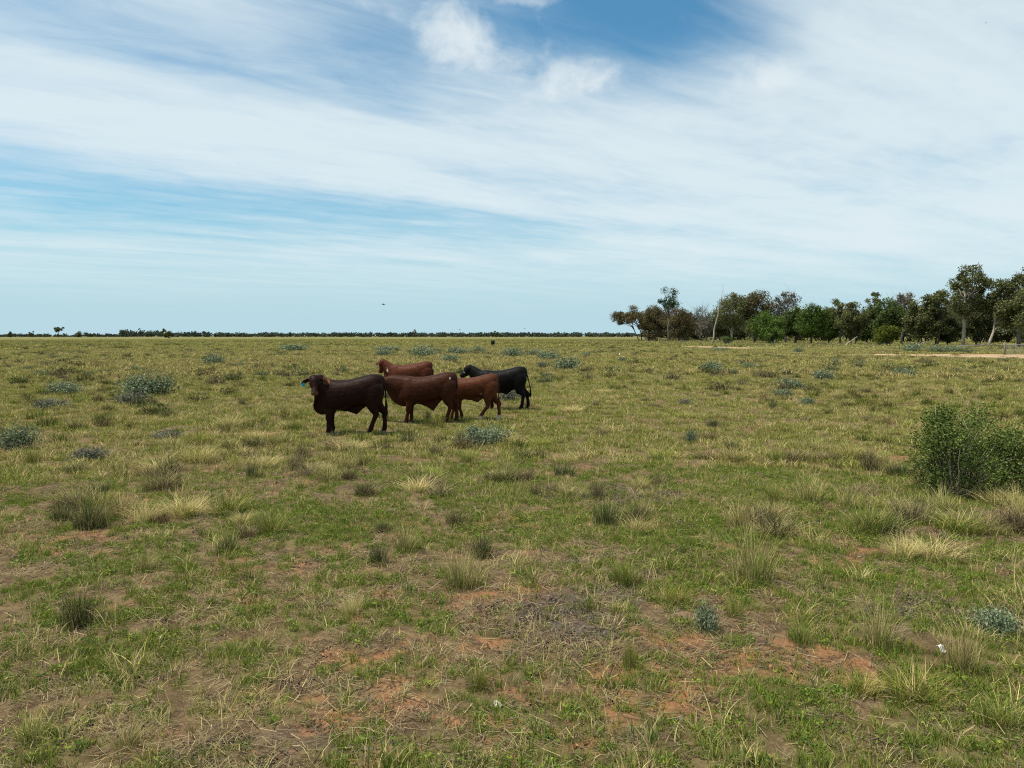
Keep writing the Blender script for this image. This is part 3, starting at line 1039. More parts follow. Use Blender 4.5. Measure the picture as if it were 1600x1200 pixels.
# ------------------------------------------------------------------ fence and gate
fence_pts = [(71.5, 88.5), (58, 104), (55, 122), (52, 150), (45, 200), (36, 260), (25, 330)]
FP = np.array(fence_pts, float)
seg = np.hypot(*np.diff(FP, axis=0).T)
cum = np.concatenate([[0], np.cumsum(seg)])
fence = empty('wire_fence', (FP[0][0], FP[0][1], 0))
tag(fence, 'long post and wire stock fence running below the trees', 'fence')
fo = FP[0]
pb = Bag()
v, q, t = loft([((0, 0, -.3), .055, .055), ((0, 0, .6), .05, .05), ((0, 0, 1.22), .045, .048)], 7, 2.0, (1, 0, 0), 1)
post_me = mesh_np('post', v, [q, t], (M_WOODPOST,), smooth=False)
steel_me = mesh_np('post', *(lambda a: (a[0], [a[1], a[2]]))(loft([((0, 0, -.3), .03, .02), ((0, 0, 1.2), .03, .02)], 4, 2.0, (1, 0, 0), 1)), (M_BARK_DARK,))
s_list = np.arange(0, cum[-1], 7.5)
r = np.random.default_rng(4)
ppos = []
for n_, s in enumerate(s_list):
    x, y = np.interp(s, cum, FP[:, 0]), np.interp(s, cum, FP[:, 1])
    ppos.append((x, y))
    obj('post', post_me if n_ % 4 == 0 else steel_me, fence, (x - fo[0], y - fo[1], gz(x, y)), (r.normal(0, .03), r.normal(0, .03), r.random()),
        (1, 1, r.uniform(.93, 1.1)))
for zz in (.25, .48, .72, .95, 1.12):
    B = Bag()
    tube(B, [(x - fo[0], y - fo[1], zz + gz(x, y)) for x, y in ppos], .006, .006, 4)
    obj('wire', B.mesh('wire', (M_STEEL,)), fence)

gx0, gy0 = at_depth(1568, 84)
gate = empty('farm_gate', (gx0, gy0, gz(gx0, gy0)), R(-8))
tag(gate, 'grey steel mesh farm gate at the right edge by the track', 'gate')
B = Bag()
tube(B, [(-.05, 0, -.4), (-.05, 0, 1.55)], .09, .085, 8)
obj('gate_post', B.mesh('gate_post', (M_WOODPOST,)), gate)
B = Bag()
for a, b in (((.08, 0, .12), (4.2, 0, .12)), ((.08, 0, 1.28), (4.2, 0, 1.28)), ((.08, 0, .12), (.08, 0, 1.28)), ((4.2, 0, .12), (4.2, 0, 1.28))):
    tube(B, [a, b], .028, .028, 7)
obj('gate_frame', B.mesh('gate_frame', (M_STEEL,)), gate)
for xx in (1.1, 2.1, 3.1):
    B = Bag()
    tube(B, [(xx, 0, .12), (xx, 0, 1.28)], .02, .02, 6)
    obj('stay', B.mesh('stay', (M_STEEL,)), gate)
B = Bag()
for zz in np.linspace(.25, 1.15, 7):
    tube(B, [(.08, 0, zz), (4.2, 0, zz)], .006, .006, 4)
for xx in np.linspace(.3, 4.0, 20):
    tube(B, [(xx, .004, .12), (xx, .004, 1.28)], .005, .005, 4)
obj('wire_mesh', B.mesh('wire_mesh', (M_STEEL,)), gate)

# ------------------------------------------------------------------ cattle
def coat_mat(name, gloss=.45, spec=.35):
    m, t = new_mat(name)
    at = t.n('ShaderNodeAttribute', attribute_name='col')
    tcn = t.n('ShaderNodeTexCoord')
    nz = t.noise(tcn.outputs['Object'], 7, 4, .55)
    col = t.mix(t.ramp(nz, .25, .75), t.mix(1.0, at.outputs[0], (.82, .82, .82), 'MULTIPLY'), t.mix(1.0, at.outputs[0], (1.18, 1.18, 1.18), 'MULTIPLY'))
    b = t.n('ShaderNodeBsdfPrincipled')
    t.put(b.inputs['Base Color'], col)
    b.inputs['Roughness'].default_value = gloss
    b.inputs['Specular IOR Level'].default_value = spec
    o = t.n('ShaderNodeOutputMaterial')
    t.put(o.inputs[0], b.outputs[0])
    return m


M_COAT = coat_mat('short_hair_coat', .5, .055)
M_EYE = solid_mat('dark_eye', (.01, .008, .006), (.02, .014, .01), 5, .15, spec=.5)
M_TAG_BLUE = solid_mat('blue_tag_plastic', (.01, .30, .52), (.015, .34, .58), 5, .4)
M_TAG_WHITE = solid_mat('white_tag_plastic', (.75, .72, .66), (.82, .80, .75), 5, .5)


def remeshed(name, bag, voxel, smooth):
    tmp = bpy.data.objects.new('tmp', bag.mesh('tmp'))
    COL.objects.link(tmp)
    md = tmp.modifiers.new('r', 'REMESH')
    md.mode = 'VOXEL'
    md.voxel_size = voxel
    ms = tmp.modifiers.new('s', 'SMOOTH')
    ms.factor = .5
    ms.iterations = smooth
    dg = bpy.context.evaluated_depsgraph_get()
    me_ = bpy.data.meshes.new_from_object(tmp.evaluated_get(dg))
    me_.name = name
    bpy.data.objects.remove(tmp)
    me_.polygons.foreach_set('use_smooth', np.ones(len(me_.polygons), bool))
    return me_


def bull(label, px, py, rz, scale, coat, poll=(1.06, 0, 1.30), hyaw=0.0, hpitch=-50.0, legs=((0, 0), (0, 0), (0, 0), (0, 0)),
         sheath=.36, white=(), socks=(), tag_mat=None, tag_side=1, tail=((-.74, 0, 1.05), (-.75, .02, .74)), voxel=.014, group=None, face=None,
         depth=None, belly=0.0, neck=1.0, head=1.0, hoof=(.05, .04, .032)):
    """local x: towards the head, y: animal's left, z: up; hips about 1.38 high"""
    B = Bag()
    def add(secs, **k):
        v, q, t = loft(secs, **k)
        B.add(v, q, t)
    # trunk: x, top, bottom, half width
    st = [(-.70, 1.345, 1.10, .08), (-.65, 1.395, .92, .185), (-.56, 1.425, .79, .25), (-.38, 1.415, .735, .285), (-.16, 1.36, .69 - belly, .30),
          (.08, 1.305, .63 - belly, .325), (.28, 1.29, .59 - belly, .325), (.45, 1.295, .56, .295), (.60, 1.31, .54, .255), (.73, 1.27, .54, .205), (.83, 1.17, .60, .145),
          (.885, 1.03, .69, .08)]
    add([((x_, 0, (a + b) / 2), w_, (a - b) / 2) for x_, a, b, w_ in st], n=24, power=2.35, axis=(1, 0, 0))
    # rump, thigh and shoulder masses
    for s in (-1, 1):
        add([((-.47, s * .11, 1.27), .08, .12), ((-.48, s * .16, 1.12), .125, .225), ((-.48, s * .175, .94), .125, .225), ((-.49, s * .175, .76), .09, .175)], up=(1, 0, 0), n=14)
        add([((.52, s * .14, 1.22), .06, .08), ((.55, s * .19, 1.00), .085, .16), ((.55, s * .20, .82), .09, .15), ((.53, s * .185, .66), .075, .11)], up=(1, 0, 0), n=14)
    # neck and dewlap
    pl = np.array(poll, float)
    n0 = np.array([.58, 0, 1.00])
    n1 = n0 + (pl - n0) * .38 + (0.02, 0, -.02)
    n2 = n0 + (pl - n0) * .74 + (0, 0, -.03)
    cy_, sy_ = math.cos(R(hyaw)), math.sin(R(hyaw))
    hd = np.array([math.cos(R(hpitch)) * cy_, math.cos(R(hpitch)) * sy_, math.sin(R(hpitch))])
    side = np.cross((0, 0, 1), hd)
    side /= np.linalg.norm(side)
    upv = np.cross(hd, side)
    add([(n0, .215, .32), (n1 + (0, 0, (neck - 1) * .2), .185, .28 * neck), (n2 + (0, 0, (neck - 1) * .2), .145, .22 * neck), (pl + (0, 0, -.07), .11, .15)], n=18)
    throat = pl + hd * .14 - upv * .12
    dl = [(throat + (0, 0, -.02), .035, .05), (throat * .62 + np.array([.82, 0, .80]) * .38, .04, .13),
          (throat * .25 + np.array([.82, 0, .62]) * .75, .05, .15), ((.76, 0, .585), .06, .11), ((.62, 0, .55), .065, .07), ((.42, 0, .56), .05, .05)]
    add(dl, n=12)
    # head
    hs = [(-.055, .085, .08, .0), (.0, .128, .125, -.01), (.08, .138, .15, -.02), (.17, .130, .155, -.03), (.26, .098, .128, -.028), (.35, .076, .100, -.022),
          (.42, .080, .088, -.014), (.475, .084, .078, -.012), (.51, .064, .054, -.015)]
    add([(pl + hd * h_ * head + upv * o_, a, b) for h_, a, b, o_ in hs], n=16, up=tuple(upv), power=2.3)
    add([(pl + hd * .14 - upv * .10, .05, .04), (pl + hd * .26 - upv * .115, .055, .035), (pl + hd * .38 - upv * .08, .05, .03), (pl + hd * .44 - upv * .06, .04, .02)], n=10, up=tuple(upv))
    ears = []
    for s in (-1, 1):
        e0 = pl + hd * .05 + side * s * .10 + upv * -.005
        dr = side * s * .92 - hd * .02 + np.array([0, 0, -.28])
        dr /= np.linalg.norm(dr)
        ears.append(e0 + dr * .16)
        add([(e0, .034, .030), (e0 + dr * .05, .066, .024), (e0 + dr * .11 + (0, 0, -.006), .076, .022), (e0 + dr * .16 + (0, 0, -.02), .058, .019), (e0 + dr * .205 + (0, 0, -.04), .018, .015)],
            n=10, up=tuple(hd))
        # brow and cheek
        add([(pl + hd * .13 + side * s * .105 + upv * .045, .022, .022), (pl + hd * .19 + side * s * .100 + upv * .04, .026, .024), (pl + hd * .23 + side * s * .085 + upv * .03, .015, .015)], n=8, up=tuple(upv))
    # legs: (foot forward offset, lift) for front left, front right, hind left, hind right
    for k, (s, front) in enumerate(((1, True), (-1, True), (1, False), (-1, False))):
        fx, lf = legs[k]
        if front:
            kn = (.55 + fx * .5 + lf * .5, s * .155, .41 + lf * .3)
            ft = (.54 + fx * .97, s * .15, .13 + lf)
            hf = (.56 + fx, s * .15, .045 + lf)
            add([((.53, s * .175, .84), .11, .145), ((.53 + fx * .15, s * .17, .68), .085, .112), ((.54 + fx * .34, s * .16, .54), .066, .082), (kn, .060, .068),
                 ((kn[0] - .01, s * .155, kn[2] - .07), .050, .055), ((kn[0] * .45 + ft[0] * .55, s * .15, kn[2] * .45 + ft[2] * .55), .043, .048), (ft, .052, .058),
                 ((hf[0] - .005, hf[1], hf[2] + .03), .052, .060), (hf, .060, .072), ((hf[0] + .015, hf[1], hf[2] - .045), .066, .084)], n=12, up=(1, 0, 0), sub=3)
        else:
            hk = (-.655 + fx * .60 - lf * .5, s * .155, .50 + lf * .45)
            ft = (-.60 + fx * .97 - lf * .2, s * .15, .13 + lf)
            hf = (-.57 + fx, s * .15, .045 + lf)
            add([((-.47 + fx * .05, s * .18, .94), .12, .22), ((-.48 + fx * .15, s * .185, .78), .10, .185), ((-.545 + fx * .34, s * .175, .63), .080, .118), (hk, .058, .078),
                 ((hk[0] + .02, s * .155, hk[2] - .08), .048, .060), ((hk[0] * .45 + ft[0] * .55, s * .15, hk[2] * .45 + ft[2] * .55), .045, .052), (ft, .052, .060),
                 ((hf[0] - .005, hf[1], hf[2] + .03), .053, .061), (hf, .061, .072), ((hf[0] + .015, hf[1], hf[2] - .045), .066, .084)], n=12, up=(1, 0, 0), sub=3)
    # sheath fold under the belly and scrotum
    if sheath:
        xs = np.array([.40, .30, .20, .10, .02, -.04, -.075, -.10, -.15, -.22, -.29, -.36])
        zb = np.interp(xs, [-.36, -.22, -.075, .10, .30, .40], [.70, .60 * .5 + .5 * (sheath + .14), sheath, (sheath + .56 - belly) / 2 + .02, .555 - belly, .56 - belly])
        wd = np.interp(xs, [-.36, -.075, .40], [.06, .035, .085])
        add([((x_, 0, (.82 + b_) / 2), w_, (.82 - b_) / 2) for x_, b_, w_ in zip(xs, zb, wd)], n=12, power=2.0, sub=2, axis=(-1, 0, 0))
        add([((-.42, 0, .76), .06, .06), ((-.43, 0, .66), .07, .065), ((-.43, 0, .56), .055, .055), ((-.43, 0, .52), .03, .03)], n=10, up=(1, 0, 0))
    # tail
    t0, t1 = np.array(tail[0], float), np.array(tail[1], float)
    add([((-.50, 0, 1.33), .05, .05), ((-.62, 0, 1.365), .045, .042), ((-.69, 0, 1.325), .036, .034), ((-.715, 0, 1.20), .028, .028), ((t0 * .6 + np.array([-.72, 0, 1.18]) * .4), .025, .025), (t0, .023, .023), (t1, .019, .019),
         (t1 + (-.005, 0, -.10), .032, .032), (t1 + (-.01, 0, -.22), .036, .036), (t1 + (0, 0, -.33), .016, .016)], n=8, up=(0, 1, 0), sub=4)
    me_ = remeshed('body', B, voxel, 5)
    n = len(me_.vertices)
    co = np.empty(n * 3, np.float32)
    me_.vertices.foreach_get('co', co)
    co = co.reshape(-1, 3).astype(float)
    nrm = np.empty(n * 3, np.float32)
    me_.vertices.foreach_get('normal', nrm)
    nrm = nrm.reshape(-1, 3)
    lump = fbm(co[:, 0] + co[:, 1] * .5 + 40, co[:, 2] * 1.2 - co[:, 1] * .3 + 20, .20, 3, 60) - .5
    trunk_w = sstep(co[:, 2], .55, .8) * sstep(np.abs(co[:, 1]), .05, .15)
    co2 = co + nrm * (lump * .016 * trunk_w)[:, None]
    rib = np.sin(co[:, 0] * 46 + co[:, 2] * 6) * sstep(co[:, 0], -.15, .0) * (1 - sstep(co[:, 0], .30, .42)) * sstep(co[:, 2], .72, .85) * (1 - sstep(co[:, 2], 1.0, 1.15))
    co2 = co2 + nrm * (rib * .0018)[:, None]
    me_.vertices.foreach_set('co', co2.astype(np.float32).ravel())
    me_.update()
    c = np.tile(np.array(coat, float), (n, 1))
    nz = fbm(co[:, 0] + co[:, 1] * .7 + 9, co[:, 2] - co[:, 1] * .4 + 5, .25, 4, 30)
    c *= (.80 + .40 * nz)[:, None]
    def paint(w_, rgb):
        w_ = np.clip(w_, 0, 1)[:, None]
        c[:] = c * (1 - w_) + np.array(rgb) * w_
    paint(sstep(-co[:, 2], -.075, -.05), hoof)
    for k in socks:
        s, front = ((1, True), (-1, True), (1, False), (-1, False))[k]
        near = (co[:, 1] * s > .05) & ((co[:, 0] > .1) == front)
        paint(near * sstep(-co[:, 2], -.17, -.12), (.50, .40, .30))
    for (wx, wy, wz, wr, rgb) in white:
        rag = 1 + 1.6 * (fbm(co[:, 0] * 1.6 + 3, co[:, 2] + co[:, 1] + 7, .05, 3, 31) - .5)
        paint(sstep(-np.sqrt(((co[:, 0] - wx) * 1.5) ** 2 + (co[:, 1] - wy) ** 2 + ((co[:, 2] - wz) * .8) ** 2) * rag, -wr, -wr * .6), rgb)
    rel = co - pl
    lh, ls, lu = rel @ hd / head, rel @ side, rel @ upv
    if face is not None:
        onh = (np.abs(ls) < .13)
        paint(onh * sstep(lh + .5 * (fbm(ls + 3, lu + 7, .05, 3, 33) - .5) * .12, .445, .50) * (np.abs(lu) < .14) * .9, face)
        for s in (-1, 1):
            paint(sstep(-np.sqrt((lh - .18) ** 2 + (ls - s * .11) ** 2 + (lu - .03) ** 2), -.045, -.025) * .6, tuple(np.array(face) * .55))
            paint(((ls * s) > .19) * ((ls * s) < .34) * (lh > -.08) * (lh < .16) * (np.abs(lu) < .13) * (.7 if s > 0 else .1), (.17, .075, .035))
        for s in (-1, 1):
            paint(sstep(-np.sqrt((lh - .475) ** 2 + (ls - s * .045) ** 2 + (lu - .02) ** 2), -.026, -.016), (.01, .007, .006))
    a = me_.attributes.new('col', 'FLOAT_COLOR', 'POINT')
    cc_ = np.ones((n, 4), np.float32)
    cc_[:, :3] = c
    a.data.foreach_set('color', cc_.ravel())
    me_.materials.append(M_COAT)
    x, y = G(px, py) if depth is None else at_depth(px, depth)
    root = empty('bull', (x, y, gz(x, y) - .015), R(rz), scale)
    tag(root, label, 'bull', group)
    obj('body', me_, root)
    for s in (-1, 1):
        e = pl + hd * .165 + side * s * .112 + upv * .030
        v, q, t = loft([(e - hd * .022, .006, .006), (e - hd * .012, .018, .018), (e, .023, .023), (e + hd * .012, .018, .018), (e + hd * .022, .006, .006)], 10, 2, tuple(upv), 1)
        obj('eye', mesh_np('eye', v, [q, t], (M_EYE,), smooth=True), root)
    if tag_mat:
        e = ears[0 if tag_side < 0 else 1] + np.array([0, 0, -.03])
        v, q, t = loft([(e + (0, 0, .03), .016, .004), (e + (0, 0, .0), .030, .005), (e + (0, 0, -.045), .034, .005), (e + (0, 0, -.065), .028, .004)], 8, 4, tuple(hd + np.array([1e-3, 2e-3, 0])), 1)
        v = v + hd * .028
        obj('ear_tag', mesh_np('ear_tag', v, [q, t], (tag_mat,)), root)
    return root


GC = 'cattle gathered in the pasture'
WHT = (.62, .52, .42)
bull('dark brown bull in front, head turned to the camera, blue ear tag', 553.0, 677.0, 185, 1.0, (.0175, .0072, .0048),
     poll=(.84, .22, 1.36), hyaw=99, hpitch=-52, head=.92, hoof=(.20, .155, .115), legs=((.02, 0), (-.03, 0), (.20, 0), (-.11, 0)), sheath=.46, tag_mat=M_TAG_BLUE, tag_side=-1,
     face=(.13, .064, .044), tail=((-.745, .02, 1.08), (-.76, .05, .84)), group=GC)
bull('big brown bull second from front with deep belly fold, behind the dark one', 673.0, 660.5, 180.5, .965, (.043, .0145, .0073),
     poll=(1.24, -.05, 1.20), hyaw=-12, hpitch=-40, legs=((.10, 0), (.0, 0), (.16, 0), (-.10, 0)), sheath=.34, tail=((-.735, .06, 1.05), (-.735, .10, .74)), group=GC,
     white=((-.56, .25, 1.27, .035, WHT), (-.28, .22, 1.26, .03, (.25, .15, .10)), (-.70, .14, .78, .045, WHT)), belly=.02)
bull('smaller red brown bull striding between the big brown bull and the black one', 742.0, 656.5, 177, .89, (.080, .0265, .0118),
     poll=(1.12, -.08, 1.26), hyaw=-18, hpitch=-42, legs=((.16, 0), (-.12, .02), (.40, .03), (-.14, 0)), sheath=.54, tail=((-.735, .02, 1.05), (-.735, .03, .74)), group=GC,
     white=((-.20, .24, .80, .055, WHT), (-.22, .22, .72, .05, WHT)), socks=(3, 2), belly=-.07)
bull('black bull with a white ear tag, rightmost of the near group', 788.5, 640.5, 175, .95, (.0068, .0061, .0058),
     neck=.80, poll=(1.14, -.10, 1.40), hyaw=-30, hpitch=-40, legs=((.02, 0), (-.12, 0), (.04, 0), (-.16, 0)), sheath=.50, tag_mat=M_TAG_WHITE, tag_side=1,
     tail=((-.755, .04, 1.08), (-.84, .05, .74)), group=GC)
bull('rusty red bull at the back, mostly hidden by the brown bulls', 645.5, 625.5, 175, .99, (.078, .0235, .0118),
     neck=.80, poll=(1.10, -.08, 1.43), hyaw=-50, hpitch=-58, sheath=.45, tag_mat=M_TAG_WHITE, tag_side=1, tail=((-.745, .03, 1.08), (-.76, .03, .74)), group=GC,
     white=((.90, .12, 1.10, .06, WHT), (-.74, .0, 1.2, .05, WHT)))
bull('distant black bull alone near the horizon, facing the camera', 770, 541, -75, 1.0, (.010, .010, .011),
     poll=(1.06, 0, 1.34), depth=146, voxel=.03, group='cattle far out on the plain')
bull('tiny far black bull below the yellow green horizon tree', 267, 527, 190, 1.0, (.010, .010, .011),
     poll=(1.06, 0, 1.2), depth=560, voxel=.04, group='cattle far out on the plain')

# ------------------------------------------------------------------ birds
M_BIRD = solid_mat('dark_plumage', (.03, .03, .032), (.06, .055, .05), 20, .7)
M_BIRDP = solid_mat('grey_plumage', (.16, .16, .17), (.26, .26, .27), 20, .7)
M_BIRDW = solid_mat('white_plumage', (.60, .58, .55), (.74, .72, .70), 20, .7)


def bird(label, px, py, depth, span, flap, yaw, mat, ground=False, roll=0.0, cat='bird'):
    d = pix_dir(px, py)
    p = d * (depth / d.y)
    loc = (p.x, p.y, CAM_H + p.z)
    root = empty('bird', loc, R(yaw), span)
    root.rotation_euler = (R(roll), 0, R(yaw))
    tag(root, label, cat, 'birds over the pasture')
    v, q, t = loft([((.30, 0, .015), .006, .006), ((.25, 0, .015), .03, .03), ((.19, 0, .012), .034, .036), ((.08, 0, 0), .058, .055), ((-.06, 0, 0), .05, .045), ((-.18, 0, .005), .03, .018), ((-.34, 0, .005), .055, .006)], 10)
    obj('body', mesh_np('body', v, [q, t], (mat,), smooth=True), root)
    for s in (-1, 1):
        f = R(flap)
        pts = []
        for u_, ch, sw in ((.02, .17, .06), (.18, .17, .085), (.32, .13, .05), (.43, .085, 0), (.50, .03, -.06)):
            zz = math.sin(f) * u_ * (1 if u_ < .2 else 1) - .10 * max(0, u_ - .2)
            pts.append(((sw - ch * .4, s * math.cos(f) * u_, zz + .02), ch * .5, .007))
        v, q, t = loft(pts, 8, 2, (0, 0, 1), 2)
        obj('wing', mesh_np('wing', v, [q, t], (M_BIRDW if (mat is M_BIRD and ground) else mat,), smooth=True), root)
    return root


bird('grey bird gliding highest above the horizon, left of centre', 599, 476, 55, .55, 14, 15, M_BIRD, roll=12)
bird('small dark bird with raised wings just above the far wood', 718, 516, 110, .55, 55, 60, M_BIRD)
bird('pale bird flying low right of the distant black bull', 820, 513, 90, .55, 10, 170, M_BIRDP)
bird('dark bird flying just above the grass below the far wood', 805, 529, 110, .6, 45, 110, M_BIRD)
bird('black and white bird low over the grass at right of centre', 967, 555, 70, .62, 50, 140, M_BIRD, True)
bird('dark bird in front of the far wood left of centre', 561, 521, 120, .55, 35, 40, M_BIRD)
bird('tiny bird high in the white cloud at upper right', 1540, 36, 120, .5, 25, 30, M_BIRD)

# ------------------------------------------------------------------ shrubs
SALT = [(.150, .188, .104), (.188, .228, .132), (.108, .140, .074), (.230, .262, .168)]
SALT_D = [(.115, .135, .100), (.15, .165, .125), (.09, .105, .075), (.17, .155, .12)]


def shrub_meshes(seed, w, h, leaf, n, pal, lobes=9, twig=14, aspect=.6, up_=.8, dome=False):
    r = np.random.default_rng(seed)
    lf, st = Bag(), Bag()
    cen = []
    for k in range(lobes):
        a = r.random() * 2 * math.pi
        rr_ = r.random() ** .5 * .68
        if dome:
            zf = (k + .5) / lobes * .74 + .13
            rmax = math.sqrt(max(0.02, 1 - ((zf - .42) / .56) ** 2)) * .80
            rr_ = rmax * math.sqrt(r.random())
            cen.append((rr_ * math.cos(a) * w / 2, rr_ * math.sin(a) * w / 2, h * zf, r.uniform(.11, .24)))
            continue
        cen.append((rr_ * math.cos(a) * w / 2, rr_ * math.sin(a) * w / 2, h * r.uniform(.30, .72) * (1 - .45 * rr_), r.uniform(.20, .34)))
    for (cx, cy2, cz, cr) in cen:
        m = int(n / lobes * r.uniform(.7, 1.3))
        d_ = r.normal(0, 1, (m, 3))
        d_ /= np.linalg.norm(d_, axis=1)[:, None]
        rad3 = np.array([w * cr, w * cr, min(h * .42, w * cr)])
        jag = 1 + .3 * np.sin(5 * np.arctan2(d_[:, 1], d_[:, 0]) + r.random() * 6) * np.sin(4 * d_[:, 2] + r.random() * 6)
        pts = np.array([cx, cy2, cz]) + d_ * (r.random((m, 1)) ** .4) * rad3 * jag[:, None] * r.uniform(.8, 1.25, (m, 1))
        ok = pts[:, 2] > .01
        lf.add(*flakes_at(pts[ok], leaf, np.array(pal) * r.uniform(.82, 1.18), r, aspect, .8, d_[ok] * .5 + np.array([0, 0, up_ * .5])))
        tube(st, bend((cx * .15, cy2 * .15, -.03), (cx, cy2, cz), r, .1, 4, .06), .004 * h + .006, .003, 5)
    for k in range(twig):
        c = cen[r.integers(0, len(cen))]
        e = np.array(c[:3]) + np.clip(r.normal(0, 1, 3), -1.3, 1.3) * w * .16 + (0, 0, h * (.10 if dome else .28))
        e[2] = max(e[2], .05)
        tube(st, bend(np.array(c[:3]) * (.6, .6, .5), e, r, .05, 4, .06), .006, .002, 4)
    return lf, st


M_SHRUBLEAF = leaf_mat('shrub_leaf', .18, .25, hue=.015)
M_TWIG = solid_mat('shrub_twig', (.12, .10, .08), (.24, .20, .16), 12, .9)
M_TWIG_PALE = solid_mat('pale_twig', (.30, .25, .19), (.42, .36, .28), 12, .9)
SV = []
for k in range(6):
    lf, st = shrub_meshes(500 + k, 1.0, .48, .052, 1900, SALT, 11)
    SV.append((lf.mesh('foliage', (M_SHRUBLEAF,)), st.mesh('stem', (M_TWIG,))))
SG = []
for k in range(3):
    lf, st = shrub_meshes(520 + k, 1.0, .45, .052, 1100, SALT_D, 10, 30)
    SG.append((lf.mesh('foliage', (M_SHRUBLEAF,)), st.mesh('stem', (M_TWIG,))))


def shrub(label, px, py, wpx, hpx, variant, dry=False, name='saltbush', group='saltbushes dotted over the pasture', rz=None):
    x, y = G(px, py)
    k = math.hypot(x, y, CAM_H) / F_PX
    fo_, st_ = (SG if dry else SV)[variant % (3 if dry else 6)]
    sw = wpx * k
    y += sw * .25
    root = empty(name, (x, y, gz(x, y) - .02), random.random() * 6 if rz is None else rz, (sw, sw, hpx * k / .45))
    tag(root, label, 'shrub', group)
    obj('foliage', fo_, root)
    obj('stem', st_, root)


for n_, (lab, px, py, w, h) in enumerate([
    ('largest blue green saltbush on the left, right of the smaller grey one', 218, 618, 78, 30),
    ('low grey green saltbush left of the largest left saltbush', 97, 616, 44, 20),
    ('saltbush cut by the left edge of the picture', 14, 704, 54, 33),
    ('small dark saltbush alone above and left of the front bull', 332, 570, 36, 16),
    ('wide flat saltbush far off above the front bull', 455, 549, 46, 11),
    ('far saltbush left of the rusty bull', 600, 549, 48, 9),
    ('saltbush directly above the rusty bull head', 602, 557, 34, 12),
    ('tall rounded saltbush behind the rusty red bull', 663, 558, 42, 20),
    ('low saltbush between the rusty bull and the black bull', 703, 566, 40, 13),
    ('far saltbush above the black bull head', 712, 554, 42, 13),
    ('small saltbush right above the black bull head', 747, 551, 26, 10),
    ('saltbush above the black bull back, right under the distant bull', 799, 558, 40, 15),
    ('saltbush left of the close pair right of the black bull', 838, 557, 30, 12),
    ('saltbush behind the big round one right of the black bull', 858, 563, 40, 17),
    ('big round saltbush right of the black bull', 887, 580, 50, 23),
    ('small far saltbush right of the big round one', 917, 557, 17, 7),
    ('small low saltbush below the black and white bird', 972, 566, 16, 8),
    ('rounded saltbush alone in the right middle distance', 1118, 583, 40, 18),
    ('pale flat saltbush right of the lone rounded one', 1170, 576, 32, 8),
    ('saltbush furthest right of the middle row', 1293, 594, 34, 16),
    ('wide pale saltbush in the right middle field', 1238, 608, 46, 17),
    ('low saltbush just below the wide pale one', 1226, 618, 32, 11),
    ('small saltbush nearest the big green bush in the right field', 1264, 631, 24, 12),
    ('upright small blue saltbush in the middle of the right field', 1082, 690, 18, 22),
    ('dark dome shaped saltbush in front of the fence', 1250, 552, 18, 9),
    ('flat saltbush by the thin far strip of orange dirt', 1128, 549, 26, 7),
    ('flat saltbush near the dirt track at far right', 1418, 589, 42, 13),
    ('small blue green plant beside the low earth mound', 1108, 990, 40, 44),
    ('bluish low plant near the right edge of the foreground', 1566, 1000, 56, 34),
    ('grey green saltbush mound at the fence, left of three', 1434, 550, 34, 13),
    ('grey green saltbush mound at the fence, middle of three', 1464, 551, 28, 11),
    ('grey green saltbush mound at the fence, right of three', 1497, 551, 28, 10)]):
    shrub(lab, px, py, w, h, n_)
for n_, (lab, px, py, w, h) in enumerate([
    ('dry purplish shrub behind the black bull rump', 847, 576, 26, 12),
    ('brown dry low shrub below the largest left saltbush', 190, 630, 60, 18),
    ('greyish dry shrub left of the big brown tussocks at left', 75, 640, 50, 16),
    ('dry brown shrub behind the legs of the black bull', 795, 628, 44, 24),
    ('brown shrub in the field right of the cattle', 1075, 636, 34, 12),
    ('grey brown twiggy patch of shrub left of the front bull', 250, 690, 56, 18),
    ('dry shrub at the left under the dark saltbush row', 130, 720, 60, 20)]):
    shrub(lab, px, py, w, h, n_, True, 'dry_shrub', 'dry low shrubs in the pasture')
# the saltbush in front of the cattle
lf, st = shrub_meshes(540, 1.1, .48, .05, 2600, SALT, 13, 18)
l2, s2 = shrub_meshes(541, .34, .72, .05, 420, SALT, 6, 4)
x, y = G(757, 697)
root = tag(empty('saltbush', (x, y + .3, gz(x, y + .3) - .02)), 'blue green saltbush with an upright sprig in front of the cattle', 'shrub', 'saltbushes dotted over the pasture')
obj('foliage', lf.mesh('foliage', (M_SHRUBLEAF,)), root)
obj('stem', st.mesh('stem', (M_TWIG,)), root)
obj('sprig', l2.mesh('sprig', (M_SHRUBLEAF,)), root, (-.26, -.05, 0))

# big green bush at the right edge
BUSH = [(.092, .128, .028), (.125, .168, .040), (.060, .088, .022), (.175, .205, .066)]


def green_bush(label, px, py, wm, hm, seed, n, loc=None):
    x, y = G(px, py)
    y += wm * .3
    lf, st = shrub_meshes(seed, wm, hm, .036, n, BUSH, 46, 26, .5, .6, True)
    root = tag(empty('green_bush', (x, y, gz(x, y) - .02)), label, 'bush', 'green bushes at the right edge')
    obj('foliage', lf.mesh('foliage', (M_SHRUBLEAF,)), root)
    obj('stem', st.mesh('stem', (M_TWIG_PALE,)), root)


green_bush('big round green leafy bush at the right edge', 1522, 786, 1.30, 1.36, 560, 16000)
green_bush('lower green bush cut off by the right edge of the picture', 1594, 774, .95, .98, 561, 11000)

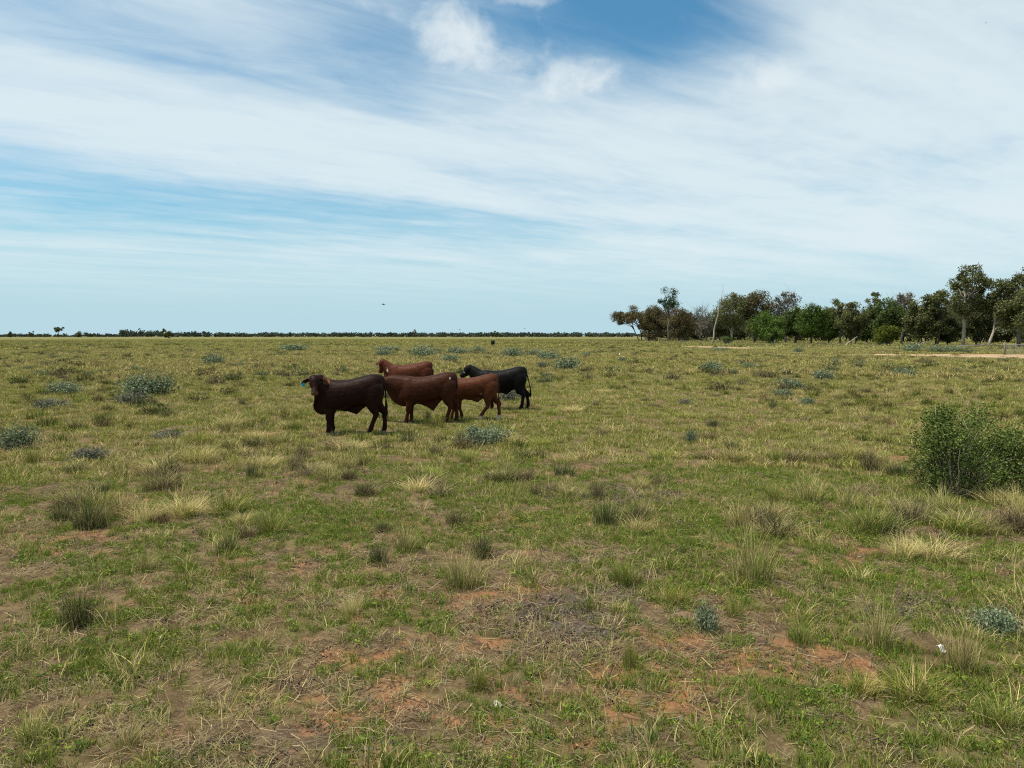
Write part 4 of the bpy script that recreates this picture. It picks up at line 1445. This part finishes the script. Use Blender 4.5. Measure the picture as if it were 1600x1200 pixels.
# ------------------------------------------------------------------ grass tussocks
TK = {}
for kind, cols, cw, n, h, wd, lean, rad_ in (
        ('rush', (DKGREEN, (.075, .095, .032), STRAWG, (.10, .10, .05)), (5, 4, 2.5, 2), 330, (.55, 1.0), .0075, .30, .26),
        ('green', (GREEN, GREEN2, OLIVE, STRAW), (3, 3, 4, 2), 300, (.5, 1.0), .0085, .42, .28),
        ('straw', (STRAW, STRAWG, OLIVE, GREEN2, BROWN), (4, 4, 2.5, 2, 2), 260, (.5, 1.0), .0065, .48, .28),
        ('yellow', (STRAW, (.46, .36, .17), STRAWG), (4, 4, 1), 230, (.5, 1.0), .008, .75, .30),
        ('brown', (BROWN, STRAWG, (.16, .12, .08), (.085, .085, .04)), (3, 3, 3, 2.5), 280, (.5, 1.0), .009, .42, .30)):
    TK[kind] = []
    for s in range(4):
        parts = [blades(n, rad_, h, wd, lean, cols, cw, 600 + s + 17 * len(TK), 4, .05, .8)]
        if kind in ('straw', 'yellow'):
            parts.append(blades(80, rad_ * .7, (.2, .45), .010, .5, (GREEN, GREEN2), (1, 1), 640 + s, 3))
        B = Bag()
        for p_ in parts:
            B.add(*p_)
        TK[kind].append(B.mesh('tussock_' + kind, (M_BLADE,)))


def tussock(label, px, py, wpx, hpx, kind, var, group=None):
    x, y = G(px, py)
    k = math.hypot(x, y, CAM_H) / F_PX
    w = wpx * k
    y += w * .2
    o = obj('grass_tussock', TK[kind][var % 4], None, (x, y, gz(x, y) - .01), (0, 0, random.random() * 6), (w / .85, w / .85, hpx * k / .88))
    return tag(o, label, 'grass tussock', group or 'grass tussocks in the pasture')


for n_, (lab, px, py, w, h, kind) in enumerate([
    ('dark green spiky tussock near the lower left edge', 112, 985, 66, 66, 'rush'),
    ('small dark tuft right of the lower left spiky tussock', 160, 975, 26, 22, 'rush'),
    ('dark rush tussock above the straw clump near centre', 752, 872, 56, 50, 'rush'),
    ('tall straw tussock just left of the central dark rush', 718, 918, 84, 84, 'straw'),
    ('dark based tussock left of the central straw clump', 590, 882, 46, 46, 'rush'),
    ('pale stalky tussock between the two dark centre left tufts', 632, 862, 56, 62, 'straw'),
    ('dark tussock left of centre at the same depth as the straw stalks', 355, 866, 36, 38, 'rush'),
    ('broad green tussock left of the saltbush in front of the cattle', 300, 728, 60, 32, 'green'),
    ('green tussock at the right rim of the dark litter patch', 978, 918, 64, 50, 'green'),
    ('short bright green tussock above the earth mound', 1062, 948, 64, 38, 'green'),
    ('olive tussock right of the small blue green plant', 1150, 968, 36, 42, 'green'),
    ('very tall straw tussock with green foot right of centre', 1180, 918, 92, 118, 'straw'),
    ('left half of the yellow dry grass clump below the big bush', 1420, 876, 52, 46, 'yellow'),
    ('right half of the yellow dry grass clump below the big bush', 1470, 880, 70, 42, 'yellow'),
    ('olive green tussock right of the olive tuft by the mound', 1254, 1010, 48, 46, 'green'),
    ('tall thin straw tussock above the broad low one at lower right', 1378, 1025, 64, 100, 'straw'),
    ('slim upright green tussock in the dark litter', 985, 1046, 26, 70, 'green'),
    ('straw stalks beside the white scrap at lower right', 1512, 1066, 72, 86, 'straw'),
    ('broad low green tussock below the white scrap', 1445, 1108, 110, 46, 'green'),
    ('low green tussock left of the broad one at lower right', 1355, 1090, 56, 36, 'green'),
    ('spreading thin stalks in the left foreground', 222, 892, 46, 36, 'straw'),
    ('small dark tuft right above the centre', 838, 782, 32, 30, 'rush'),
    ('straw tussock with green foot right of the cattle saltbush', 1150, 722, 60, 36, 'straw'),
    ('green grey tussock at the foot of the big bush', 1475, 800, 50, 46, 'straw'),
    ('dry tuft under the right side of the big bush', 1560, 792, 50, 36, 'yellow'),
    ('green tussock by the legs of the cattle', 681, 668, 32, 26, 'green'),
    ('dark tussock under the belly of the big brown bull', 668, 657, 20, 22, 'rush'),
    ('pale stalks right above the red patch at right', 1270, 790, 60, 60, 'straw'),
    ('green tussock below the pale stalks in the right field', 1215, 790, 44, 40, 'green'),
    ('tall straw stalks left of the big bush', 1330, 800, 50, 52, 'straw'),
    ('dark tussock between the cattle and the right field', 942, 681, 28, 22, 'brown'),
    ('pale straw clump left of the centre', 410, 735, 44, 34, 'yellow'),
    ('pale straw clump second from the left centre', 375, 820, 36, 26, 'yellow'),
    ('pinkish dry tussock below the left centre', 480, 745, 50, 28, 'brown'),
    ('green tuft by the dark litter patch lower edge', 745, 1080, 50, 40, 'green'),
    ('green tuft at the bottom left corner', 40, 1150, 60, 36, 'green'),
    ('straw and green tuft at the left of the bottom edge', 190, 1165, 56, 40, 'straw'),
    ('green tuft at the bottom right corner', 1575, 1150, 70, 50, 'green'),
    ('pale stalks above the lower left red soil', 545, 960, 36, 56, 'yellow')]):
    tussock(lab, px, py, w, h, kind, n_)

# the many smaller ones further out, too alike to tell apart
r = np.random.default_rng(91)
made, tries = 0, 0
KL = {'rush': 'small dark green tussock in the open pasture', 'green': 'small green tussock in the open pasture', 'straw': 'small straw tussock in the open pasture',
      'yellow': 'small yellow dry tussock in the open pasture', 'brown': 'small brown tussock in the open pasture'}
ZP, ZQ = [572, 625, 700], [300, 600, 900, 1150, 1400]
ZN = ['far off %s', 'in the middle distance %s', 'level with the cattle saltbush %s', 'in the nearer grass %s']
ZX = ['at far left', 'left of the cattle', 'below the cattle', 'just right of the cattle', 'in the right field', 'at far right']
while made < 230 and tries < 9000:
    tries += 1
    px = r.uniform(-20, 1620)
    py = 545 + (r.random() ** 1.5) * 300
    if 470 < px < 850 and py < 690:
        continue
    if float(fbm(np.array([px]), np.array([py * 2.5]), 160, 3, 40)[0]) < .40 + .2 * r.random():
        continue
    s = (py - 525) / CAM_H
    kind = ['rush', 'green', 'straw', 'yellow', 'brown'][r.choice(5, p=[.2, .26, .22, .08, .24])]
    w = s * r.uniform(.28, .75)
    if w < 5:
        continue
    zone = ZN[int(np.searchsorted(ZP, py))] % ZX[int(np.searchsorted(ZQ, px))]
    lab = KL[kind].split(' in ')[0] + ' ' + zone
    tussock(lab, px, py, w, s * r.uniform(.18, .42), kind, int(r.integers(0, 4)), lab.replace('tussock', 'tussocks'))
    made += 1

# dull low herbage in clumps far out, beyond counting
P_hb = [proto('k', [blades(150, .45, (.16, .42), .022, .45, c, w, 740 + s, 2), flakes(90, .42, .09, c[:2], 750 + s, .30, .6, .8)]) for s, (c, w) in enumerate([
    ((DKGREEN, (.085, .088, .04), OLIVE), (3, 3, 2)), (((.10, .105, .05), (.15, .135, .07), STRAWG), (3, 3, 2)), (((.12, .10, .06), (.085, .075, .04), STRAWG), (3, 3, 2)),
    (((.095, .115, .06), (.13, .15, .085), DKGREEN), (3, 3, 1)), ((STRAWG, OLIVE, BROWN), (3, 3, 2))])]
p = wedge(int(area(22, 330) * .13), 22, 330, 40)
m_ = .6 * fbm(p[:, 0], p[:, 1], 26, 4, 45) + .4 * fbm(p[:, 0], p[:, 1], 5, 3, 46)
scatter('far_herbage', 'dull low clumps of herbage dotted over the far pasture', keep(p, sstep(m_, .44, .60)), P_hb, 1.0, tall=True)

# many low tufts in between, beyond counting
P_tf = [proto('k', [blades(110, .20, (.10, .30), .011, .45, c, w, 700 + s, 3)]) for s, (c, w) in enumerate([
    ((DKGREEN, OLIVE, (.07, .07, .03)), (4, 2, 3)), ((GREEN, OLIVE, DKGREEN), (3, 3, 2)), ((STRAW, STRAWG, OLIVE), (3, 3, 3)), ((BROWN, (.085, .075, .04), OLIVE), (3, 3, 2)), ((GREEN2, OLIVE, STRAWG), (3, 4, 3))])]
p = wedge(int(area(14, 140) * 1.5), 14, 140, 40)
m_ = .5 * fbm(p[:, 0], p[:, 1], 7, 4, 41) + .5 * fbm(p[:, 0], p[:, 1], 1.8, 3, 42)
scatter('scattered_tufts', 'scattered low tufts of mixed grass over the middle and far pasture', keep(p, sstep(m_, .42, .62)), P_tf, 1.0, tall=True)
p = wedge(int(area(4.5, 16) * 3.0), 4.5, 16, 42)
m_ = .5 * fbm(p[:, 0], p[:, 1], 4, 4, 43) + .5 * fbm(p[:, 0], p[:, 1], .9, 3, 44)
P_tn = [proto('k', [blades(60, .12, (.08, .22), .0055, .55, c, w, 720 + s, 3)]) for s, (c, w) in enumerate([
    ((GREEN, OLIVE, STRAW), (3, 3, 2)), ((STRAW, STRAWG, OLIVE), (3, 3, 3)), ((GREEN2, OLIVE, STRAWG), (3, 4, 3)), ((DKGREEN, GREEN, STRAWG), (2, 3, 2))])]
scatter('scattered_tufts', 'scattered low tufts of mixed grass in the near pasture', keep(p, sstep(m_, .40, .62)), P_tn, 1.0)

# ------------------------------------------------------------------ small things on the ground
def pebble(name, label, px, py, size, mat, seed, cat='stone', flat=.5):
    r = np.random.default_rng(seed)
    x, y = G(px, py)
    v, q, t = loft([((-.5, 0, 0), .15, .12), ((-.3, 0, .02), .36, .3), ((0, 0, .03), .45, .36), ((.3, 0, 0), .34, .28), ((.5, 0, -.02), .12, .1)], 9)
    v = v * (1 + .22 * r.normal(0, 1, (len(v), 1)) * .5)
    v = v * np.array([size, size * r.uniform(.6, .9), size * flat])
    tag(obj(name, mesh_np(name, v, [q, t], (mat,)), None, (x, y, gz(x, y) + size * flat * .25), (0, 0, r.random() * 6)), label, cat)


pebble('pale_stone', 'flat chalky white stone on the dark litter at bottom centre', 778, 1101, .085, M_STONE, 1, flat=.3)
pebble('pale_stone', 'small pale stone in the grass of the lower left', 250, 994, .04, M_STONE, 2)
pebble('pale_stone', 'tiny white stone left of the chalky white one', 565, 1092, .035, M_STONE, 3, flat=.3)
pebble('pale_stone', 'pale chip on the red soil patch at right', 1343, 872, .05, M_STONE, 4, flat=.4)

x, y = G(1467, 1031)
B = Bag()
r = np.random.default_rng(3)
u_, w_ = np.meshgrid(np.linspace(-.5, .5, 7), np.linspace(-.5, .5, 7), indexing='ij')
zz = .35 * np.abs(u_) + .25 * np.sin(w_ * 7) * .3 + r.normal(0, .03, u_.shape)
top_ = np.stack([u_ * .045, w_ * .06, zz * .07 + .02], -1).reshape(-1, 3)
a, b = np.meshgrid(np.arange(6), np.arange(6), indexing='ij')
q = np.stack([a * 7 + b, (a + 1) * 7 + b, (a + 1) * 7 + b + 1, a * 7 + b + 1], -1).reshape(-1, 4)
B.add(top_, q)
B.add(top_ - (0, 0, .002), q[:, ::-1])
M_PAPER = solid_mat('white_paper', (.62, .61, .58), (.70, .69, .66), 9, .7)
tag(obj('paper_scrap', B.mesh('paper_scrap', (M_PAPER,)), None, (x, y, gz(x, y) + .015), (R(35), 0, .4)), 'small crumpled white scrap in the grass at lower right', 'litter')

# low mound of earth with a dark burrow
x, y = G(1068, 966)
n = 26
th = np.linspace(0, 2 * math.pi, 36, endpoint=False)
rr_ = np.linspace(0, 1, 14)
V = []
for a in rr_:
    X, Y = a * .17 * np.cos(th), a * .11 * np.sin(th)
    hz = .06 * (1 - a ** 2) ** 1.2 + (fbm(X + x, Y + y, .06, 3, 50) - .5) * .035 * (1 - a)
    hole = np.exp(-(((X + .06) / .035) ** 2 + ((Y + .075) / .03) ** 2))
    V.append(np.stack([X, Y, hz - .08 * hole - .012], -1))
V = np.stack(V, 0).reshape(-1, 3)
a, b = np.meshgrid(np.arange(13), np.arange(36), indexing='ij')
q = np.stack([a * 36 + b, (a + 1) * 36 + b, (a + 1) * 36 + (b + 1) % 36, a * 36 + (b + 1) % 36], -1).reshape(-1, 4)
M_EARTH = solid_mat('dug_earth', (.12, .075, .045), (.22, .15, .09), 40, .95, .02)
tag(obj('earth_mound', mesh_np('earth_mound', V, [q], (M_EARTH,), smooth=True), None, (x, y, gz(x, y))), 'low mound of brown earth with a small hole beside a blue green plant', 'mound')
